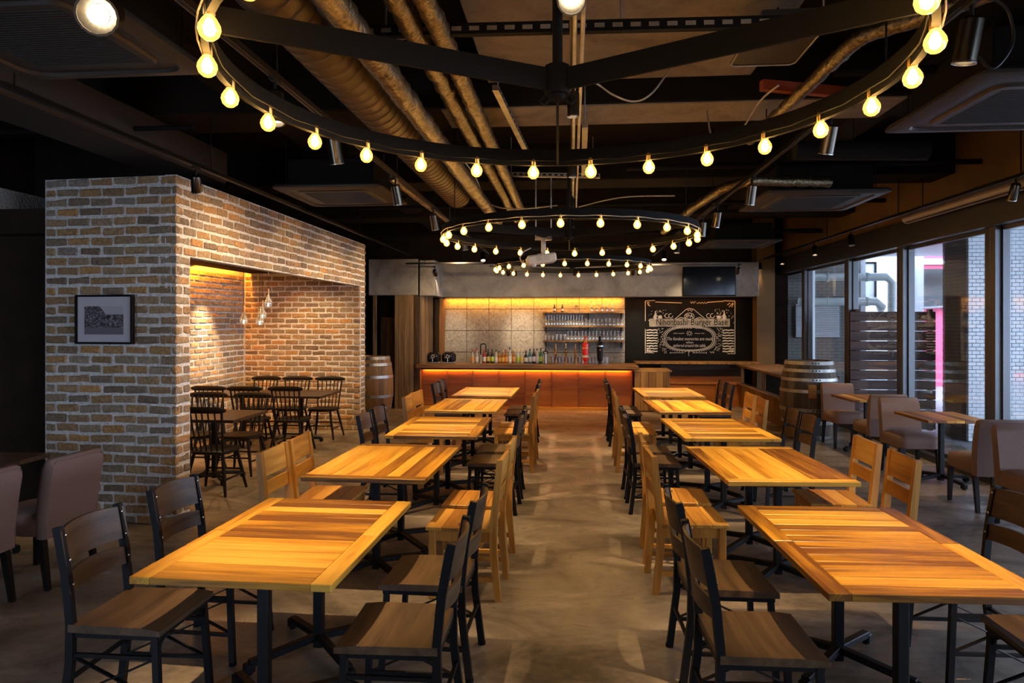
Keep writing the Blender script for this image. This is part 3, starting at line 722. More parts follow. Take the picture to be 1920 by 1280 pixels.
# upholstered chairs and small teak tables
def soft_tpl():
    T = []; n = 10
    m = MB(); vs = []; fs = []
    prof = [(.86, .335), (.98, .345), (1.0, .40), (1.0, .43), (.95, .465), (.75, .482), (.4, .492), (.01, .494)]
    K = 24; P = []
    for k in range(K):
        a = 2 * pi * k / K; c, s_ = cos(a), sin(a)
        P.append((.235 * math.copysign(abs(c) ** .4, c), .255 * math.copysign(abs(s_) ** .4, s_) + .02))
    for (sc, z) in prof: vs += [(x * sc, (y - .02) * sc + .02, z) for x, y in P]
    fs = [tuple(range(K))[::-1]]
    for r in range(len(prof) - 1):
        for k in range(K): fs.append((r * K + k, r * K + (k + 1) % K, (r + 1) * K + (k + 1) % K, (r + 1) * K + k))
    m.add(vs, fs); T.append(('seat_cushion', m.mesh('seat_cushion', M['fabric'], ang=60), []))
    # back slab, leaning, softly rounded
    rows = [(.33, -.215, .228), (.45, -.215, .232), (.62, -.235, .234), (.78, -.262, .232), (.835, -.270, .222), (.848, -.274, .20)]
    vs = []; fs = []
    sec = [(-1, 0), (-.93, .5), (0, .58), (.93, .5), (1, 0), (.93, -.5), (0, -.52), (-.93, -.5)]
    for i, (z, y, hw) in enumerate(rows):
        th = .085 if i < 4 else (.06 if i == 4 else .03)
        for (u, v) in sec: vs.append((u * hw, y + v * th, z))
    for i in range(len(rows) - 1):
        for k in range(8): fs.append((i * 8 + k, i * 8 + (k + 1) % 8, (i + 1) * 8 + (k + 1) % 8, (i + 1) * 8 + k))
    fs += [tuple(range(8))[::-1], tuple(range(len(vs) - 8, len(vs)))]
    m = MB(); m.add(vs, fs); pip = MB().tube([(-.212, -.256, .34), (-.215, -.26, .60), (-.215, -.30, .80), (-.19, -.312, .830), (.19, -.312, .830), (.215, -.30, .80), (.215, -.26, .60), (.212, -.256, .34)], .004, 5)
    T.append(('backrest', m.mesh('backrest', M['fabric'], ang=50), [('piping', pip.mesh('piping', M['fabric']))]))
    for sx in (-1, 1):
        for sy in (-1, 1):
            p0 = Vector((sx * .195, .20 if sy > 0 else -.20, .345)); p1 = Vector((sx * .20, .215 if sy > 0 else -.25, 0))
            m = MB(); h = (.021, .015); vs = []
            for p, q in ((p0, h[0]), (p1, h[1])): vs += [(p.x + a * q, p.y + b * q, p.z) for a, b in ((-1, -1), (1, -1), (1, 1), (-1, 1))]
            m.add(vs, [(0, 1, 2, 3), (7, 6, 5, 4)] + [(k, k + 4, (k + 1) % 4 + 4, (k + 1) % 4) for k in range(4)])
            T.append(('leg', m.mesh('leg', M['ebony']), []))
    return T
SOFT = soft_tpl()
for x, y, a, lab in ((3.79, 9.90, 180, 'mauve upholstered chair facing the room, beyond the farther window table'),
                     (3.83, 8.93, 0, 'mauve upholstered chair seen from behind, pulled up to the farther window table'),
                     (3.80, 8.06, 181, 'mauve upholstered chair between the window tables, front of its backrest showing'),
                     (3.86, 6.77, 0, 'mauve upholstered chair seen from behind at the nearer window table'),
                     (3.84, 5.96, 180, 'mauve upholstered chair cut by the frame edge, nearest along the windows'),
                     (-3.60, 4.34, 86, 'mauve upholstered chair with its back turned, before the brick front'),
                     (-3.70, 3.74, 90, 'mauve upholstered chair cut by the frame, left of the brick box')):
    instance(SOFT, 'upholstered_chair', lab, 'chair', (x, y, 0), radians(a), 'mauve upholstered chairs')
def window_table(x, y, label):
    t = thing('window_table', label, 'table', (x, y, 0), 0, 'teak tables by the window'); n = 7; sx, sy = .64, .74
    for k in range(n): put('plank', WPL, t, (-sx / 2 + sx / n * (k + .5), 0, TH - .015), pi / 2)
    base(t, 0, 0, ARMS, 0.25)
WPL = MB().box((0, 0, 0), (.74, .64 / 7 - .002, .028), .003).mesh('plank', M['teak'])
window_table(3.93, 9.53, 'small square teak table by the windows, farther of two')
window_table(3.95, 7.70, 'small square teak table by the windows, nearer of two')

# ================================================================ bar
bar = thing('bar_counter', 'long bar counter with red-brown panels and glowing edge', 'bar', (0, 0, 0))
BX0, BX1, BY = -2.99, 1.17, 13.42
MB().box(((BX0 + BX1) / 2, BY + .30, .40), (BX1 - BX0, .54, .78)).build('body', M['barfront'], bar)
MB().box(((BX0 + BX1) / 2, BY + .285, .03), (BX1 - BX0, .62, .06), .004).build('plinth', M['teaks'], bar)
tb = MB().box(((BX0 + BX1) / 2 + .02, BY + .17, .855), (BX1 - BX0 + .16, .84, .075), .012).build('bar_top', M['bartop'], bar)
MB().box(((BX0 + BX1) / 2, BY - .035, .80), (BX1 - BX0, .03, .035)).build('light_pelmet', M['darkwall'], bar)
pw = (BX1 - BX0) / 8
pm = MB().box((0, 0, 0), (pw - .02, .022, .70), .004).mesh('front_panel', M['barfront'])
for k in range(8): put('front_panel', pm, bar, (BX0 + pw * (k + .5), BY + .015, .415))
bt = MB().box((0, 0, 0), (.014, .03, .71), .002).mesh('batten', M['bartop'])
for k in range(9): put('batten', bt, bar, (BX0 + pw * k, BY + .008, .415))
strip(((BX0 + BX1) / 2, BY - .012, .785), BX1 - BX0 - .1, .02, (0, .30, -1), 24, (1, .30, .03))
bs = thing('back_counter', 'dark back counter under the glass shelves behind the bar', 'counter', (0, 0, 0))
MB().box((-.83, 14.5, .40), (3.9, .5, .8)).build('carcass', M['darkwall'], bs)
MB().box((-.83, 14.48, .82), (3.94, .56, .04), .004).build('worktop', M['black'], bs)
strip((-.83, 14.71, 2.22), 3.8, .02, (0, .35, -1), 27, (1, .40, .02))
strip((2.4, 14.66, 2.2), 2.2, .02, (0, .3, -1), 3.0, (1, .36, .04))

BT = .893
def bottle_tpl(h, r, nr, mat_, capm, lab=True, labm=None, sh=.55):
    T = []
    prof = [(r * .92, 0), (r, .006), (r, h * sh), (r * .85, h * (sh + .07)), (nr * 1.1, h * (sh + .18)), (nr, h * .82), (nr, h * .90)]
    sub = [('cap', MB().lathe([(nr * 1.25, h * .86), (nr * 1.25, h * .995), (nr, h)], 10).mesh('cap', capm))]
    if lab: sub.append(('label', MB().lathe([(r + .0008, h * .12), (r + .0008, h * .45)], 12, cap=False).mesh('label', labm or M['paper'])))
    T.append(('glass_body', MB().lathe(prof, 12).mesh('glass_body', mat_), sub)); return T
def liquid(name, c): return plain(name, c, .08, 0, .6)
B_am, B_gr, B_cl, B_dk, B_rd, B_bl = liquid('amber_spirit', (.36, .12, .02)), liquid('green_bottle', (.02, .16, .07)), liquid('pale_spirit', (.50, .44, .34)), liquid('dark_bottle', (.03, .02, .015)), liquid('red_spirit', (.45, .03, .02)), liquid('blue_green_bottle', (.03, .16, .22))
LY, LO_, LW, LR = plain('yellow_label', (.75, .48, .06), .6), plain('orange_label', (.75, .30, .05), .6), plain('white_label', (.72, .68, .58), .6), plain('lime_label', (.45, .60, .05), .6)
CR, CB, CG = plain('red_cap', (.6, .03, .02), .4), plain('black_cap', (.02, .02, .02), .4), plain('gold_cap', (.7, .42, .1), .3, .8)
BOT = [(886, B_cl, CR, LO_, .27, 'clear bottle with red cap and orange label'), (894, B_cl, CR, LW, .29, 'pale bottle with long red neck and white label'),
       (908, B_rd, CR, LW, .28, 'pink-red bottle with red cap'), (915, B_dk, CB, LY, .29, 'dark bottle with yellow label, left of a like pair'),
       (923, B_dk, CB, LR, .29, 'dark bottle with lime label'), (930, B_cl, CB, LW, .27, 'clear bottle with a black neck and grey label'),
       (936, B_am, CB, LO_, .25, 'short amber bottle with black cap and orange label'), (943, B_am, CG, LY, .26, 'amber bottle with gold cap and golden label'),
       (949, B_am, CR, LO_, .28, 'amber bottle with dark red cap'), (956, B_cl, CB, LW, .32, 'tallest clear bottle with white label among the amber ones'),
       (963, B_am, CG, LO_, .29, 'copper coloured bottle with gold neck'), (971, B_cl, CG, LR, .29, 'pale slim bottle with greenish label'),
       (978, B_cl, CG, LY, .29, 'pale bottle with yellowish label and gold cap'), (986, B_dk, CB, LW, .26, 'short dark bottle with white label'),
       (993.5, B_bl, CB, LW, .29, 'green bottle with blue label'), (1001, B_dk, CB, LW, .30, 'black bottle with large white label'),
       (1007, B_cl, CB, LW, .30, 'clear bottle next to the black one'), (1014, B_gr, CB, LR, .31, 'green bottle with bright lime label')]
for px, m_, cp, lb, h, lab in BOT:
    p = atY(px, 680, 13.75)
    instance(bottle_tpl(h, .036, .013, m_, cp, True, lb), 'spirit_bottle', lab + ' on the bar', 'bottle', (p.x, 13.75, BT), 0, 'spirit bottles along the bar')
# faucet
p = atY(901, 680, 13.72); fa = thing('bar_faucet', 'tall black and chrome gooseneck faucet among the bottles', 'faucet', (p.x, 13.72, BT))
MB().lathe([(.026, 0), (.026, .02), (.018, .03), (.018, .16), (.014, .17)], 12).build('body', M['steel'], fa)
MB().tube([(0, 0, .16), (0, 0, .34)] + [(.055 - .055 * cos(t), 0, .34 + .055 * sin(t)) for t in (pi / 6, pi / 3, pi / 2, 2 * pi / 3, 5 * pi / 6, pi)] + [(.11, 0, .22)], .011, 8).build('spout', M['black'], fa)
MB().tube([(0, -.015, .12), (.0, -.08, .15)], .007, 6).build('lever', M['steel'], fa)
# patterned beer coolers
for px, lab in ((814, 'black patterned tabletop drum on the bar, left of two'), (842, 'black patterned tabletop drum on the bar, right of two')):
    p = atY(px, 672, 13.75); t = thing('drink_drum', lab, 'drum', (p.x, 13.75, BT), 0, 'patterned drums on the bar')
    R = Matrix.Rotation(pi / 2, 3, 'X')
    MB().box((0, 0, .11), (.26, .26, .20), .045).build('body', M['black'], t)
    MB().box((0, -.02, .012), (.25, .22, .024), .006).build('foot', M['steel'], t)
    pt = MB(); rr = random.Random(px)
    pt.tube([(.035 * cos(a), -.1315, .135 + .028 * sin(a)) for a in [k * pi / 4 for k in range(8)]], .006, 5, closed=True)
    for k in range(14):
        xx, zz = rr.uniform(-.085, .085), rr.uniform(.10, .18)
        pt.lathe([(.006, 0), (.004, .003), (0, .003)], 6, (xx, -.13, zz), R)
    pt.build('white_pattern', M['chalk'], t)
    m = MB(); m.tube([(.0, -.13, .06), (0, -.17, .06), (0, -.17, .03)], .008, 6); m.tube([(0, -.165, .06), (0, -.165, .10)], .006, 6); m.build('tap', M['steel'], t)
# taps
p = atY(1023, 680, 13.7); t = thing('tap_tower', 'chrome tap tower with black head beside the copper taps', 'tap', (p.x, 13.7, BT))
MB().lathe([(.028, 0), (.028, .015), (.02, .02), (.02, .20)], 12).build('column', M['steel'], t)
MB().box((0, 0, .225), (.10, .07, .05), .012).build('head', M['black'], t); MB().tube([(0, 0, .25), (0, 0, .30)], .010, 8).build('handle', M['black'], t)
MB().box((0, -.037, .222), (.05, .004, .022)).build('badge', M['white'], t)
for px, wh in ((1042, 'left'), (1061, 'middle'), (1079, 'right')):
    p = atY(px, 680, 13.7); t = thing('copper_tap', 'slim copper beer tap on the bar, %s of three' % wh, 'tap', (p.x, 13.7, BT), 0, 'copper beer taps')
    MB().lathe([(.030, 0), (.030, .02), (.020, .03), (.020, .22), (.026, .23), (.026, .27), (.014, .29)], 12).build('column', M['copper'], t)
    MB().lathe([(.010, .29), (.014, .33), (.010, .36), (.016, .38), (.008, .40)], 10).build('handle', M['copper'], t)
    MB().tube([(0, -.02, .25), (0, -.07, .24), (0, -.08, .19)], .009, 6).build('spout', M['copper'], t)
def tower(px, lab, body, capm, nm):
    p = atY(px, 680, 13.68); t = thing(nm, lab, 'tap', (p.x, 13.68, BT))
    MB().lathe([(.045, 0), (.03, .02), (.03, .05), (.055, .07), (.058, .10), (.066, .36), (.062, .40), (.03, .43), (.022, .52), (.024, .55), (.0, .555)], 16).build('body', body, t)
    return t
t = tower(1098, 'bright red bottle-shaped beer tower on the bar', M['red'], CR, 'beer_tower')
MB().lathe([(.0625, .13), (.064, .17)], 16, cap=False).build('lower_badge', M['paper'], t); MB().lathe([(.067, .30), (.067, .325)], 16, cap=False).build('upper_badge', LO_, t); MB().lathe([(.031, .43), (.024, .50)], 12, cap=False).build('neck_band', LO_, t)
t = tower(1125, 'black bottle-shaped beer tower right of the red one', M['black'], CB, 'beer_tower')
MB().lathe([(.0682, .345), (.0678, .365)], 16, cap=False).build('upper_badge', M['steel'], t); MB().lathe([(.012, 0), (.012, .008), (0, .01)], 10, (0, -.066, .28), Matrix.Rotation(pi / 2, 3, 'X')).build('lower_badge', M['copper'], t)

# shelves of glasses
SH = [(1.94, 'top'), (1.645, 'middle'), (1.335, 'lowest')]
for z, wh in SH:
    s_ = thing('wall_shelf', 'long wooden %s shelf on the stone tiles behind the bar' % wh, 'shelf', (.25, 14.64, z), 0, 'bar shelves')
    MB().box((0, 0, -.016), (1.73, .30, .032), .003).build('shelf_board', M['boxwood'], s_)
    for x in (-.80, .1, .80): MB().prism([(.13, -.032), (.13, -.16), (.10, -.16), (-.08, -.05), (-.08, -.032)], x - .008, x + .008, 'x').build('bracket', M['darkwall'], s_)
def stem_up(h, r):   # upside down stemware: bowl rim down, foot up
    return MB().lathe([(r * .85, 0), (r, h * .25), (r * .75, h * .45), (.005, h * .55), (.004, h * .94), (r * .75, h * .985), (r * .75, h)], 10).mesh('glass', M['clearglass'])
def tumbler(h, r): return MB().lathe([(r * .85, 0), (r, h), (r * .92, h), (r * .78, h * .08)], 10).mesh('glass', M['clearglass'])
G1, G2, G3, G4, G5 = stem_up(.225, .040), stem_up(.15, .043), stem_up(.20, .042), tumbler(.10, .036), tumbler(.13, .038)
NTH = 'first second third fourth fifth sixth seventh eighth ninth tenth eleventh twelfth thirteenth fourteenth fifteenth sixteenth seventeenth'.split()
def glasses(mesh, nm, x0, x1, n, y, z, lab, grp):
    for k in range(n): tag(put(nm, mesh, None, (x0 + (x1 - x0) * k / max(1, n - 1), y, z), random.uniform(0, 3)), lab + ', %s from the left' % NTH[k], 'glass', grp)
glasses(G1, 'wine_glass', -.55, .22, 14, 14.62, 1.645, 'tall wine glass upside down on the middle shelf', 'tall wine glasses on the middle shelf')
glasses(G2, 'goblet', .30, 1.06, 10, 14.62, 1.645, 'short goblet upside down on the middle shelf', 'goblets on the middle shelf')
glasses(G3, 'wine_glass', -.08, 1.06, 16, 14.62, 1.335, 'wine glass upside down in the row on the lowest shelf', 'wine glasses on the lowest shelf')
glasses(G4, 'tumbler', -.56, -.40, 3, 14.62, 1.335, 'low tumbler on the lowest shelf', 'tumblers on the lowest shelf')
glasses(G5, 'tumbler', -.32, -.15, 3, 14.62, 1.335, 'taller tumbler on the lowest shelf', 'taller tumblers on the lowest shelf')
glasses(G5, 'beer_glass', -.38, .70, 17, 13.86, BT, 'clear beer glass behind the bar taps', 'beer glasses behind the taps')
glasses(G1, 'wine_glass', .42, .85, 5, 14.64, 1.94, 'tall clear glass on the amber lit top shelf', 'glasses on the top shelf')
for x, wh in ((-.37, 'left'), (-.20, 'right')):
    instance(bottle_tpl(.16, .032, .012, B_dk, CB, True, LW, .5), 'small_bottle', 'small black bottle with white label on the top shelf, %s of two' % wh, 'bottle', (x, 14.62, 1.94), 0, 'bottles on the top shelf')
for y_, n_ in ((0, 0),):
    pl = thing('plate_hook', 'small dark hook on the amber lit wall above the top shelf', 'hook', (.10, YB - .005, 2.07)); MB().box((0, -.03, 0), (.07, .06, .012), .003).build('hook', M['darkwall'], pl)

# rough cabinet at the bar's right end
cb = thing('plank_cabinet', 'rough plank cabinet at the right end of the bar', 'cabinet', (0, 0, 0))
MB().box((1.53, 13.64, .385), (.62, .66, .75)).build('carcass', M['boxwood'], cb)
plank_run(cb, (1.20, 13.28, 0), (1.86, 13.28, 0), .02, .765, 5, M['boxwood'], .03, 'front_plank', 21)
plank_run(cb, (1.865, 13.30, 0), (1.865, 13.95, 0), .02, .765, 5, M['boxwood'], .02, 'side_plank', 22)
for k in range(5): MB().box((1.185 + .145 * (k + .5), 13.62, .783), (.143, .70, .033), .004).build('top_plank', M['boxwood'], cb)
# counter along the back and the windows
ct = thing('wall_counter', 'oiled wooden counter running along blackboard wall and windows', 'counter', (0, 0, 0))
MB().box((2.55, 14.42, .885), (2.5, .50, .04), .004).build('back_top', M['boxwood'], ct)
MB().box((3.78, 12.75, .845), (.85, 3.2, .045), .005).build('window_top', M['boxwood'], ct)
for k in range(3): MB().box((2.68, 14.50, .54 + k * .12), (1.65, .03, .115), .003).build('back_board', M['barfront'] if k == 0 else M['darktop'], ct)
MB().box((2.66, 14.36, .47), (1.6, .30, .035), .004).build('back_ledge', M['barfront'], ct)
for k in range(3): MB().box((2.12 + k * .53, 14.25, .225), (.525, .03, .45), .003).build('back_panel', M['barfront'], ct)
MB().box((3.42, 12.75, .47), (.16, 3.2, .03), .004).build('window_ledge', M['boxwood'], ct)
for k in range(4): MB().box((3.44, 11.55 + .8 * k, .228), (.03, .795, .455), .003).build('window_panel', M['boxwood'], ct)
for y in (11.2, 12.7, 14.25): MB().box((3.46, y, .65), (.06, .04, .35), .003).build('upright', M['boxwood'], ct)
for y in (11.8, 13.4): MB().box((3.95, y, .45), (.6, .03, .75)).build('divider', M['darkwall'], ct)

# barrels
def barrel(loc, R, H, mat_, lab, hoops, ntag=False, n=22):
    t = thing('wooden_barrel', lab, 'barrel', loc); K = 9
    def rad(u): return R * (1 - .20 * (2 * u - 1) ** 2)
    sm = MB(); vs = []; hw = pi / n * .985
    for i in range(K):
        u = i / (K - 1); r = rad(u)
        for a, q in ((-hw, 1), (0, 1.004), (hw, 1), (hw, .93), (-hw, .93)): vs.append((r * q * cos(a), r * q * sin(a), u * H))
    fs = []
    for i in range(K - 1):
        for k in range(5): fs.append((i * 5 + k, i * 5 + (k + 1) % 5, (i + 1) * 5 + (k + 1) % 5, (i + 1) * 5 + k))
    fs += [(4, 3, 2, 1, 0), tuple((K - 1) * 5 + k for k in range(5))]
    sm.add(vs, fs); me = sm.mesh('stave', mat_)
    for k in range(n): put('stave', me, t, None, 2 * pi * k / n)
    MB().lathe([(0, H - .045), (rad(1) * .94, H - .045), (rad(1) * .94, H - .02), (0, H - .02)], 24).build('head', mat_, t)
    for (u, wd) in hoops:
        u0, u1 = u - wd / H / 2, u + wd / H / 2
        h_ = put('hoop', MB().lathe([(rad(u0) + .001, u0 * H), (rad(u0) + .008, u0 * H), (rad(u1) + .008, u1 * H), (rad(u1) + .001, u1 * H)], 32, cap=False).mesh('hoop', M['galv']), t)
        rv = MB()
        for a in (-1.75, -1.62, -1.5): rv.lathe([(.011, 0), (.006, .006), (0, .006)], 8, ((rad(u) + .008) * cos(a), (rad(u) + .008) * sin(a), u * H), Matrix.Rotation(a, 3, 'Z') @ Matrix.Rotation(pi / 2, 3, 'Y'))
        rv.build('rivet', M['blackm'], h_)
    if ntag:
        a = -pi / 2 - .22; c = Vector((rad(.6) * cos(a), rad(.6) * sin(a), .62 * H))
        MB().box(c + Vector((0, -.012, 0)), (.11, .02, .20), .006, Matrix.Rotation(a + pi / 2, 3, 'Z')).build('wooden_plaque', M['teaks'], t)
    return t
c = atZ(1511, 806, 0)
barrel((3.56, 10.64, 0), .41, 1.15, M['barreld'], 'big weathered barrel standing by the windows with a wooden plaque', [(.975, .05), (.88, .045), (.765, .045), (.62, .045), (.38, .05), (.22, .05), (.03, .05)], True)
barrel((-3.67, 12.38, 0), .375, 1.10, M['barrel'], 'brown barrel half hidden behind the brick corner', [(.97, .05), (.865, .05), (.66, .05), (.34, .05), (.14, .05), (.03, .05)])

# ================================================================ blackboard
CY = YB - .018
cbd = thing('chalkboard', 'blackboard with white chalk banner and lettering on the back wall', 'sign', (0, 0, 0))
b0, b1 = atY(1209, 562, CY), atY(1379, 664, CY)
BW, BH = b1.x - b0.x, b0.z - b1.z
def bp(u, v): return Vector((b0.x + u / 170 * BW, CY - .004, b0.z - v / 102 * BH))   # u, v in pixels of the board
MB().box(((b0.x + b1.x) / 2, CY + .004, (b0.z + b1.z) / 2), (BW + .03, .012, BH + .03)).build('board', M['board'], cbd)
def strokes(lines, r=.006): 
    m = MB()
    for l in lines: m.tube([bp(*p) for p in l], r, 5)
    return m
rr = random.Random(5)
fr = [[(1, 55), (1, 101)], [(1, 2), (1, 40)], [(1, 2), (19, 1)], [(148, 2), (169, 3)], [(169, 3), (169, 101)], [(1, 99), (17, 100)], [(155, 101), (169, 101)], [(20, 4), (70, 6)], [(118, 5), (148, 3)], [(4, 5), (10, 12)], [(5, 4), (9, 6)], [(6, 8), (7, 11)], [(165, 6), (158, 14)], [(166, 7), (163, 14)], [(160, 6), (155, 10)], [(4, 96), (11, 87)], [(4, 90), (4, 96)], [(4, 96), (12, 95)], [(166, 96), (159, 88)], [(166, 90), (166, 96)], [(158, 95), (166, 96)]]
strokes(fr, .008).build('border', M['chalk'], cbd)
def wav(x0, x1, y, n=8, a=.5): return [(x0 + (x1 - x0) * k / n, y + a * sin(k * 1.7 + y)) for k in range(n + 1)]
st = []
for k in range(9):
    y = 57 + k * 5; st.append(wav(3, 24, y)); st.append(wav(146, 167, y))
strokes(st, .0135).build('wave_rows', M['chalk'], cbd)
st = []
for k in range(150):
    s_ = rr.choice((-1, 1)); y = rr.uniform(53, 97); x = 85 + s_ * (rr.uniform(50, 62) - max(0, (y - 75)) * .3); dx, dy = rr.uniform(-2, 2), rr.uniform(-1.5, 1.5); st.append([(x, y), (x + dx, y + dy)])
for k in range(90):
    s_ = rr.choice((-1, 1)); x = 85 + s_ * rr.uniform(46, 82); y = rr.uniform(18, 52); dx, dy = rr.uniform(-2.5, 2.5), rr.uniform(-2, 2)
    if 19 < y and 8 < x < 162 and y > 33: continue
    st.append([(x, y), (x + dx * .5, y - abs(dy)), (x + dx, y + dy)])
strokes(st, .0045).build('scrollwork', M['chalk'], cbd)
def oval(a, b, cx=84, cy=73, n=40, e=.8): return [(cx + a * math.copysign(abs(cos(t)) ** e, cos(t)), cy + b * math.copysign(abs(sin(t)) ** e, sin(t))) for t in [2 * pi * k / n for k in range(n)]]
m = MB()
for a, b, r in ((47, 23, .009), (44, 21, .006)): m.tube([bp(*p) for p in oval(a, b)], r, 5, closed=True)
for p in oval(50, 25, n=64): m.box(bp(*p), (.016, .006, .016))
m.build('oval_frame', M['chalk'], cbd)
m = MB().box(bp(84, 43) + Vector((0, .001, 0)), (151 / 170 * BW, .004, 15 / 102 * BH)); m.build('banner', M['chalkband'], cbd)
# hill with small emblem, two bottles, two buns
st = [[(57, 36), (62, 32), (78, 18), (84, 16), (92, 18), (110, 33), (115, 37)], [(60, 37), (68, 33), (76, 35)], [(96, 35), (104, 33), (110, 37)], [(80, 17), (82, 21), (85, 18), (88, 22), (90, 18)]]
st.append([(84 + 9 * cos(t), 31 + 6 * sin(t)) for t in [2 * pi * k / 16 for k in range(17)]])
for cx in (21, 148): st.append([(cx + 5 * cos(t), 33 + 3.4 * sin(t)) for t in [2 * pi * k / 10 for k in range(11)]])
for cx in (45, 123): st += [[(cx + q + 4 * cos(t), 30 + 4 * sin(t)) for t in [k * pi / 5 for k in range(9)]] for q in (-3, 4)]
m = strokes(st, .006)
for cx in (21, 148) : m.box(bp(29 if cx == 21 else 139, 32.5), (.075, .004, .06), .02)
for cx in (20, 149): m.prism([(bp(cx - 2.6, 37).x, bp(0, 37).z), (bp(cx + 2.6, 37).x, bp(0, 37).z), (bp(cx + 2.4, 29).x, bp(0, 29).z), (bp(cx + .9, 25).x, bp(0, 25).z), (bp(cx + .9, 21).x, bp(0, 21).z), (bp(cx - .9, 21).x, bp(0, 21).z), (bp(cx - .9, 25).x, bp(0, 25).z), (bp(cx - 2.4, 29).x, bp(0, 29).z)], CY - .006, CY - .002, 'y')
m.build('drawings', M['chalk'], cbd)
st = [[(48, 99.5), (74, 99.5)], [(90, 99.5), (116, 99.5)], [(48, 98), (48, 101)], [(116, 98), (116, 101)], [(82, 94), (83, 106)], [(76, 97), (83, 95), (90, 97)], [(38, 96), (37, 101)], [(41, 96), (40, 101)], [(122, 97), (126, 100)], [(126, 97), (130, 100)],
      [(54, 63), (62, 63)], [(64, 63.5), (74, 63)], [(94, 63), (104, 63.5)], [(106, 63), (112, 63)]]
st += [[(84 + 2 * cos(t), 63 + 2 * sin(t)), (84 + 6 * cos(t), 63 + 5 * sin(t))] for t in [k * pi / 4 for k in range(8)]]
st += [[(52, 53), (58, 53)], wav(60, 90, 53, 24, 1.1), wav(94, 108, 53, 14, 1.1), [(110, 53), (115, 53)], wav(86, 96, 5, 8, 2), wav(98, 118, 6, 14, 1.6)]
strokes(st, .005).build('flourishes', M['chalk'], cbd)
def text(s, u, v, h, mat_, shear=0, sp=1.0, w=None):
    c = bpy.data.curves.new('lettering', 'FONT'); c.body = s; c.size = h / 102 * BH * 1.38; c.align_x = 'CENTER'; c.align_y = 'CENTER'; c.extrude = .0015; c.shear = shear; c.space_character = sp; c.resolution_u = 3
    c.materials.append(mat_); o = bpy.data.objects.new('lettering', c); COL.objects.link(o); o.parent = cbd
    p = bp(u, v); o.location = (p.x, p.y - .005, p.z); o.rotation_euler = (pi / 2, 0, 0)
    if w: 
        bpy.context.view_layer.update(); o.scale.x = (w / 170 * BW) / max(.01, o.dimensions.x)
    bpy.context.view_layer.update()
    me = bpy.data.meshes.new_from_object(o.evaluated_get(bpy.context.evaluated_depsgraph_get())); me.name = 'lettering'
    q = put('lettering', me, cbd, o.location.copy(), rot=(pi / 2, 0, 0)); q.scale = o.scale; bpy.data.objects.remove(o)
    return q
text('Nihonbashi', 51, 42.5, 12, M['board'], w=58); text('Burger Base', 121, 42.5, 12, M['board'], w=68)
text('The fondest memories are made', 84, 73.5, 6.2, M['chalk'], .35, w=86); text('when', 84, 80, 4.6, M['chalk'], .35); text('gathered around the table.', 84, 86, 6, M['chalk'], .35, w=62)
text('IPA', 84, 31, 7, M['chalk'])
# television on the bulkhead
tv0, tv1 = atY(1280, 500, 14.24), atY(1379, 555, 14.24)
tv = thing('television', 'wide black television hung on the bulkhead over the blackboard', 'television', ((tv0.x + tv1.x) / 2, 14.24, (tv0.z + tv1.z) / 2))
MB().box((0, 0, 0), (tv1.x - tv0.x, .07, tv0.z - tv1.z), .008).build('housing', M['blackm'], tv)
MB().box((0, -.0365, .005), (tv1.x - tv0.x - .03, .002, tv0.z - tv1.z - .04)).build('screen', M['screen'], tv)
MB().box((0, .05, 0), (.3, .05, .25)).build('bracket', M['black'], tv)
# framed photograph on the brick front
def on_front(px, py, out=.03):
    # point on the brick front plane, pushed out a little
    r = ray(px, py); n = Vector((fn.x, fn.y, 0)); p0 = Vector((-4.62, 5.635, 0)) + n * (out + .012)
    return C0 + r * ((p0 - C0).dot(n) / r.dot(n))
q0, q1 = on_front(143, 553), on_front(250, 645); pw_, ph_ = (Vector((q1.x, q1.y, 0)) - Vector((q0.x, q0.y, 0))).length, q0.z - q1.z
pc = (q0 + q1) / 2; pic = thing('framed_photograph', 'black-framed old monochrome photograph hanging on the brick front', 'picture', (pc.x, pc.y, pc.z), atan2(fd.y, fd.x))
m = MB()
for sx in (-1, 1): m.box((sx * (pw_ / 2 - .008), 0, 0), (.017, .04, ph_), .002)
for sz in (-1, 1): m.box((0, 0, sz * (ph_ / 2 - .008)), (pw_ - .03, .04, .017), .002)
m.build('frame', M['blackm'], pic)
MB().box((0, .004, 0), (pw_ - .03, .012, ph_ - .03)).build('mount', M['mount'], pic)
pmx, nt, b_, N_, L_ = new_mat('old_monochrome_print')
tc = N_.new('ShaderNodeTexCoord'); sp = N_.new('ShaderNodeSeparateXYZ'); L_.new(tc.outputs['Object'], sp.inputs[0])
nz = N_.new('ShaderNodeTexNoise'); nz.inputs['Scale'].default_value = 58; nz.inputs['Detail'].default_value = 8; nz.inputs['Distortion'].default_value = 1.5; L_.new(tc.outputs['Object'], nz.inputs['Vector'])
rp = N_.new('ShaderNodeValToRGB'); rp.color_ramp.elements[0].position = .44; rp.color_ramp.elements[0].color = (.012, .011, .012, 1); rp.color_ramp.elements[1].position = .74; rp.color_ramp.elements[1].color = (.42, .38, .40, 1)
L_.new(nz.outputs['Fac'], rp.inputs[0])
def less(sock, v):
    n_ = N_.new('ShaderNodeMath'); n_.operation = 'LESS_THAN'; n_.inputs[1].default_value = v; L_.new(sock, n_.inputs[0]); return n_.outputs[0]
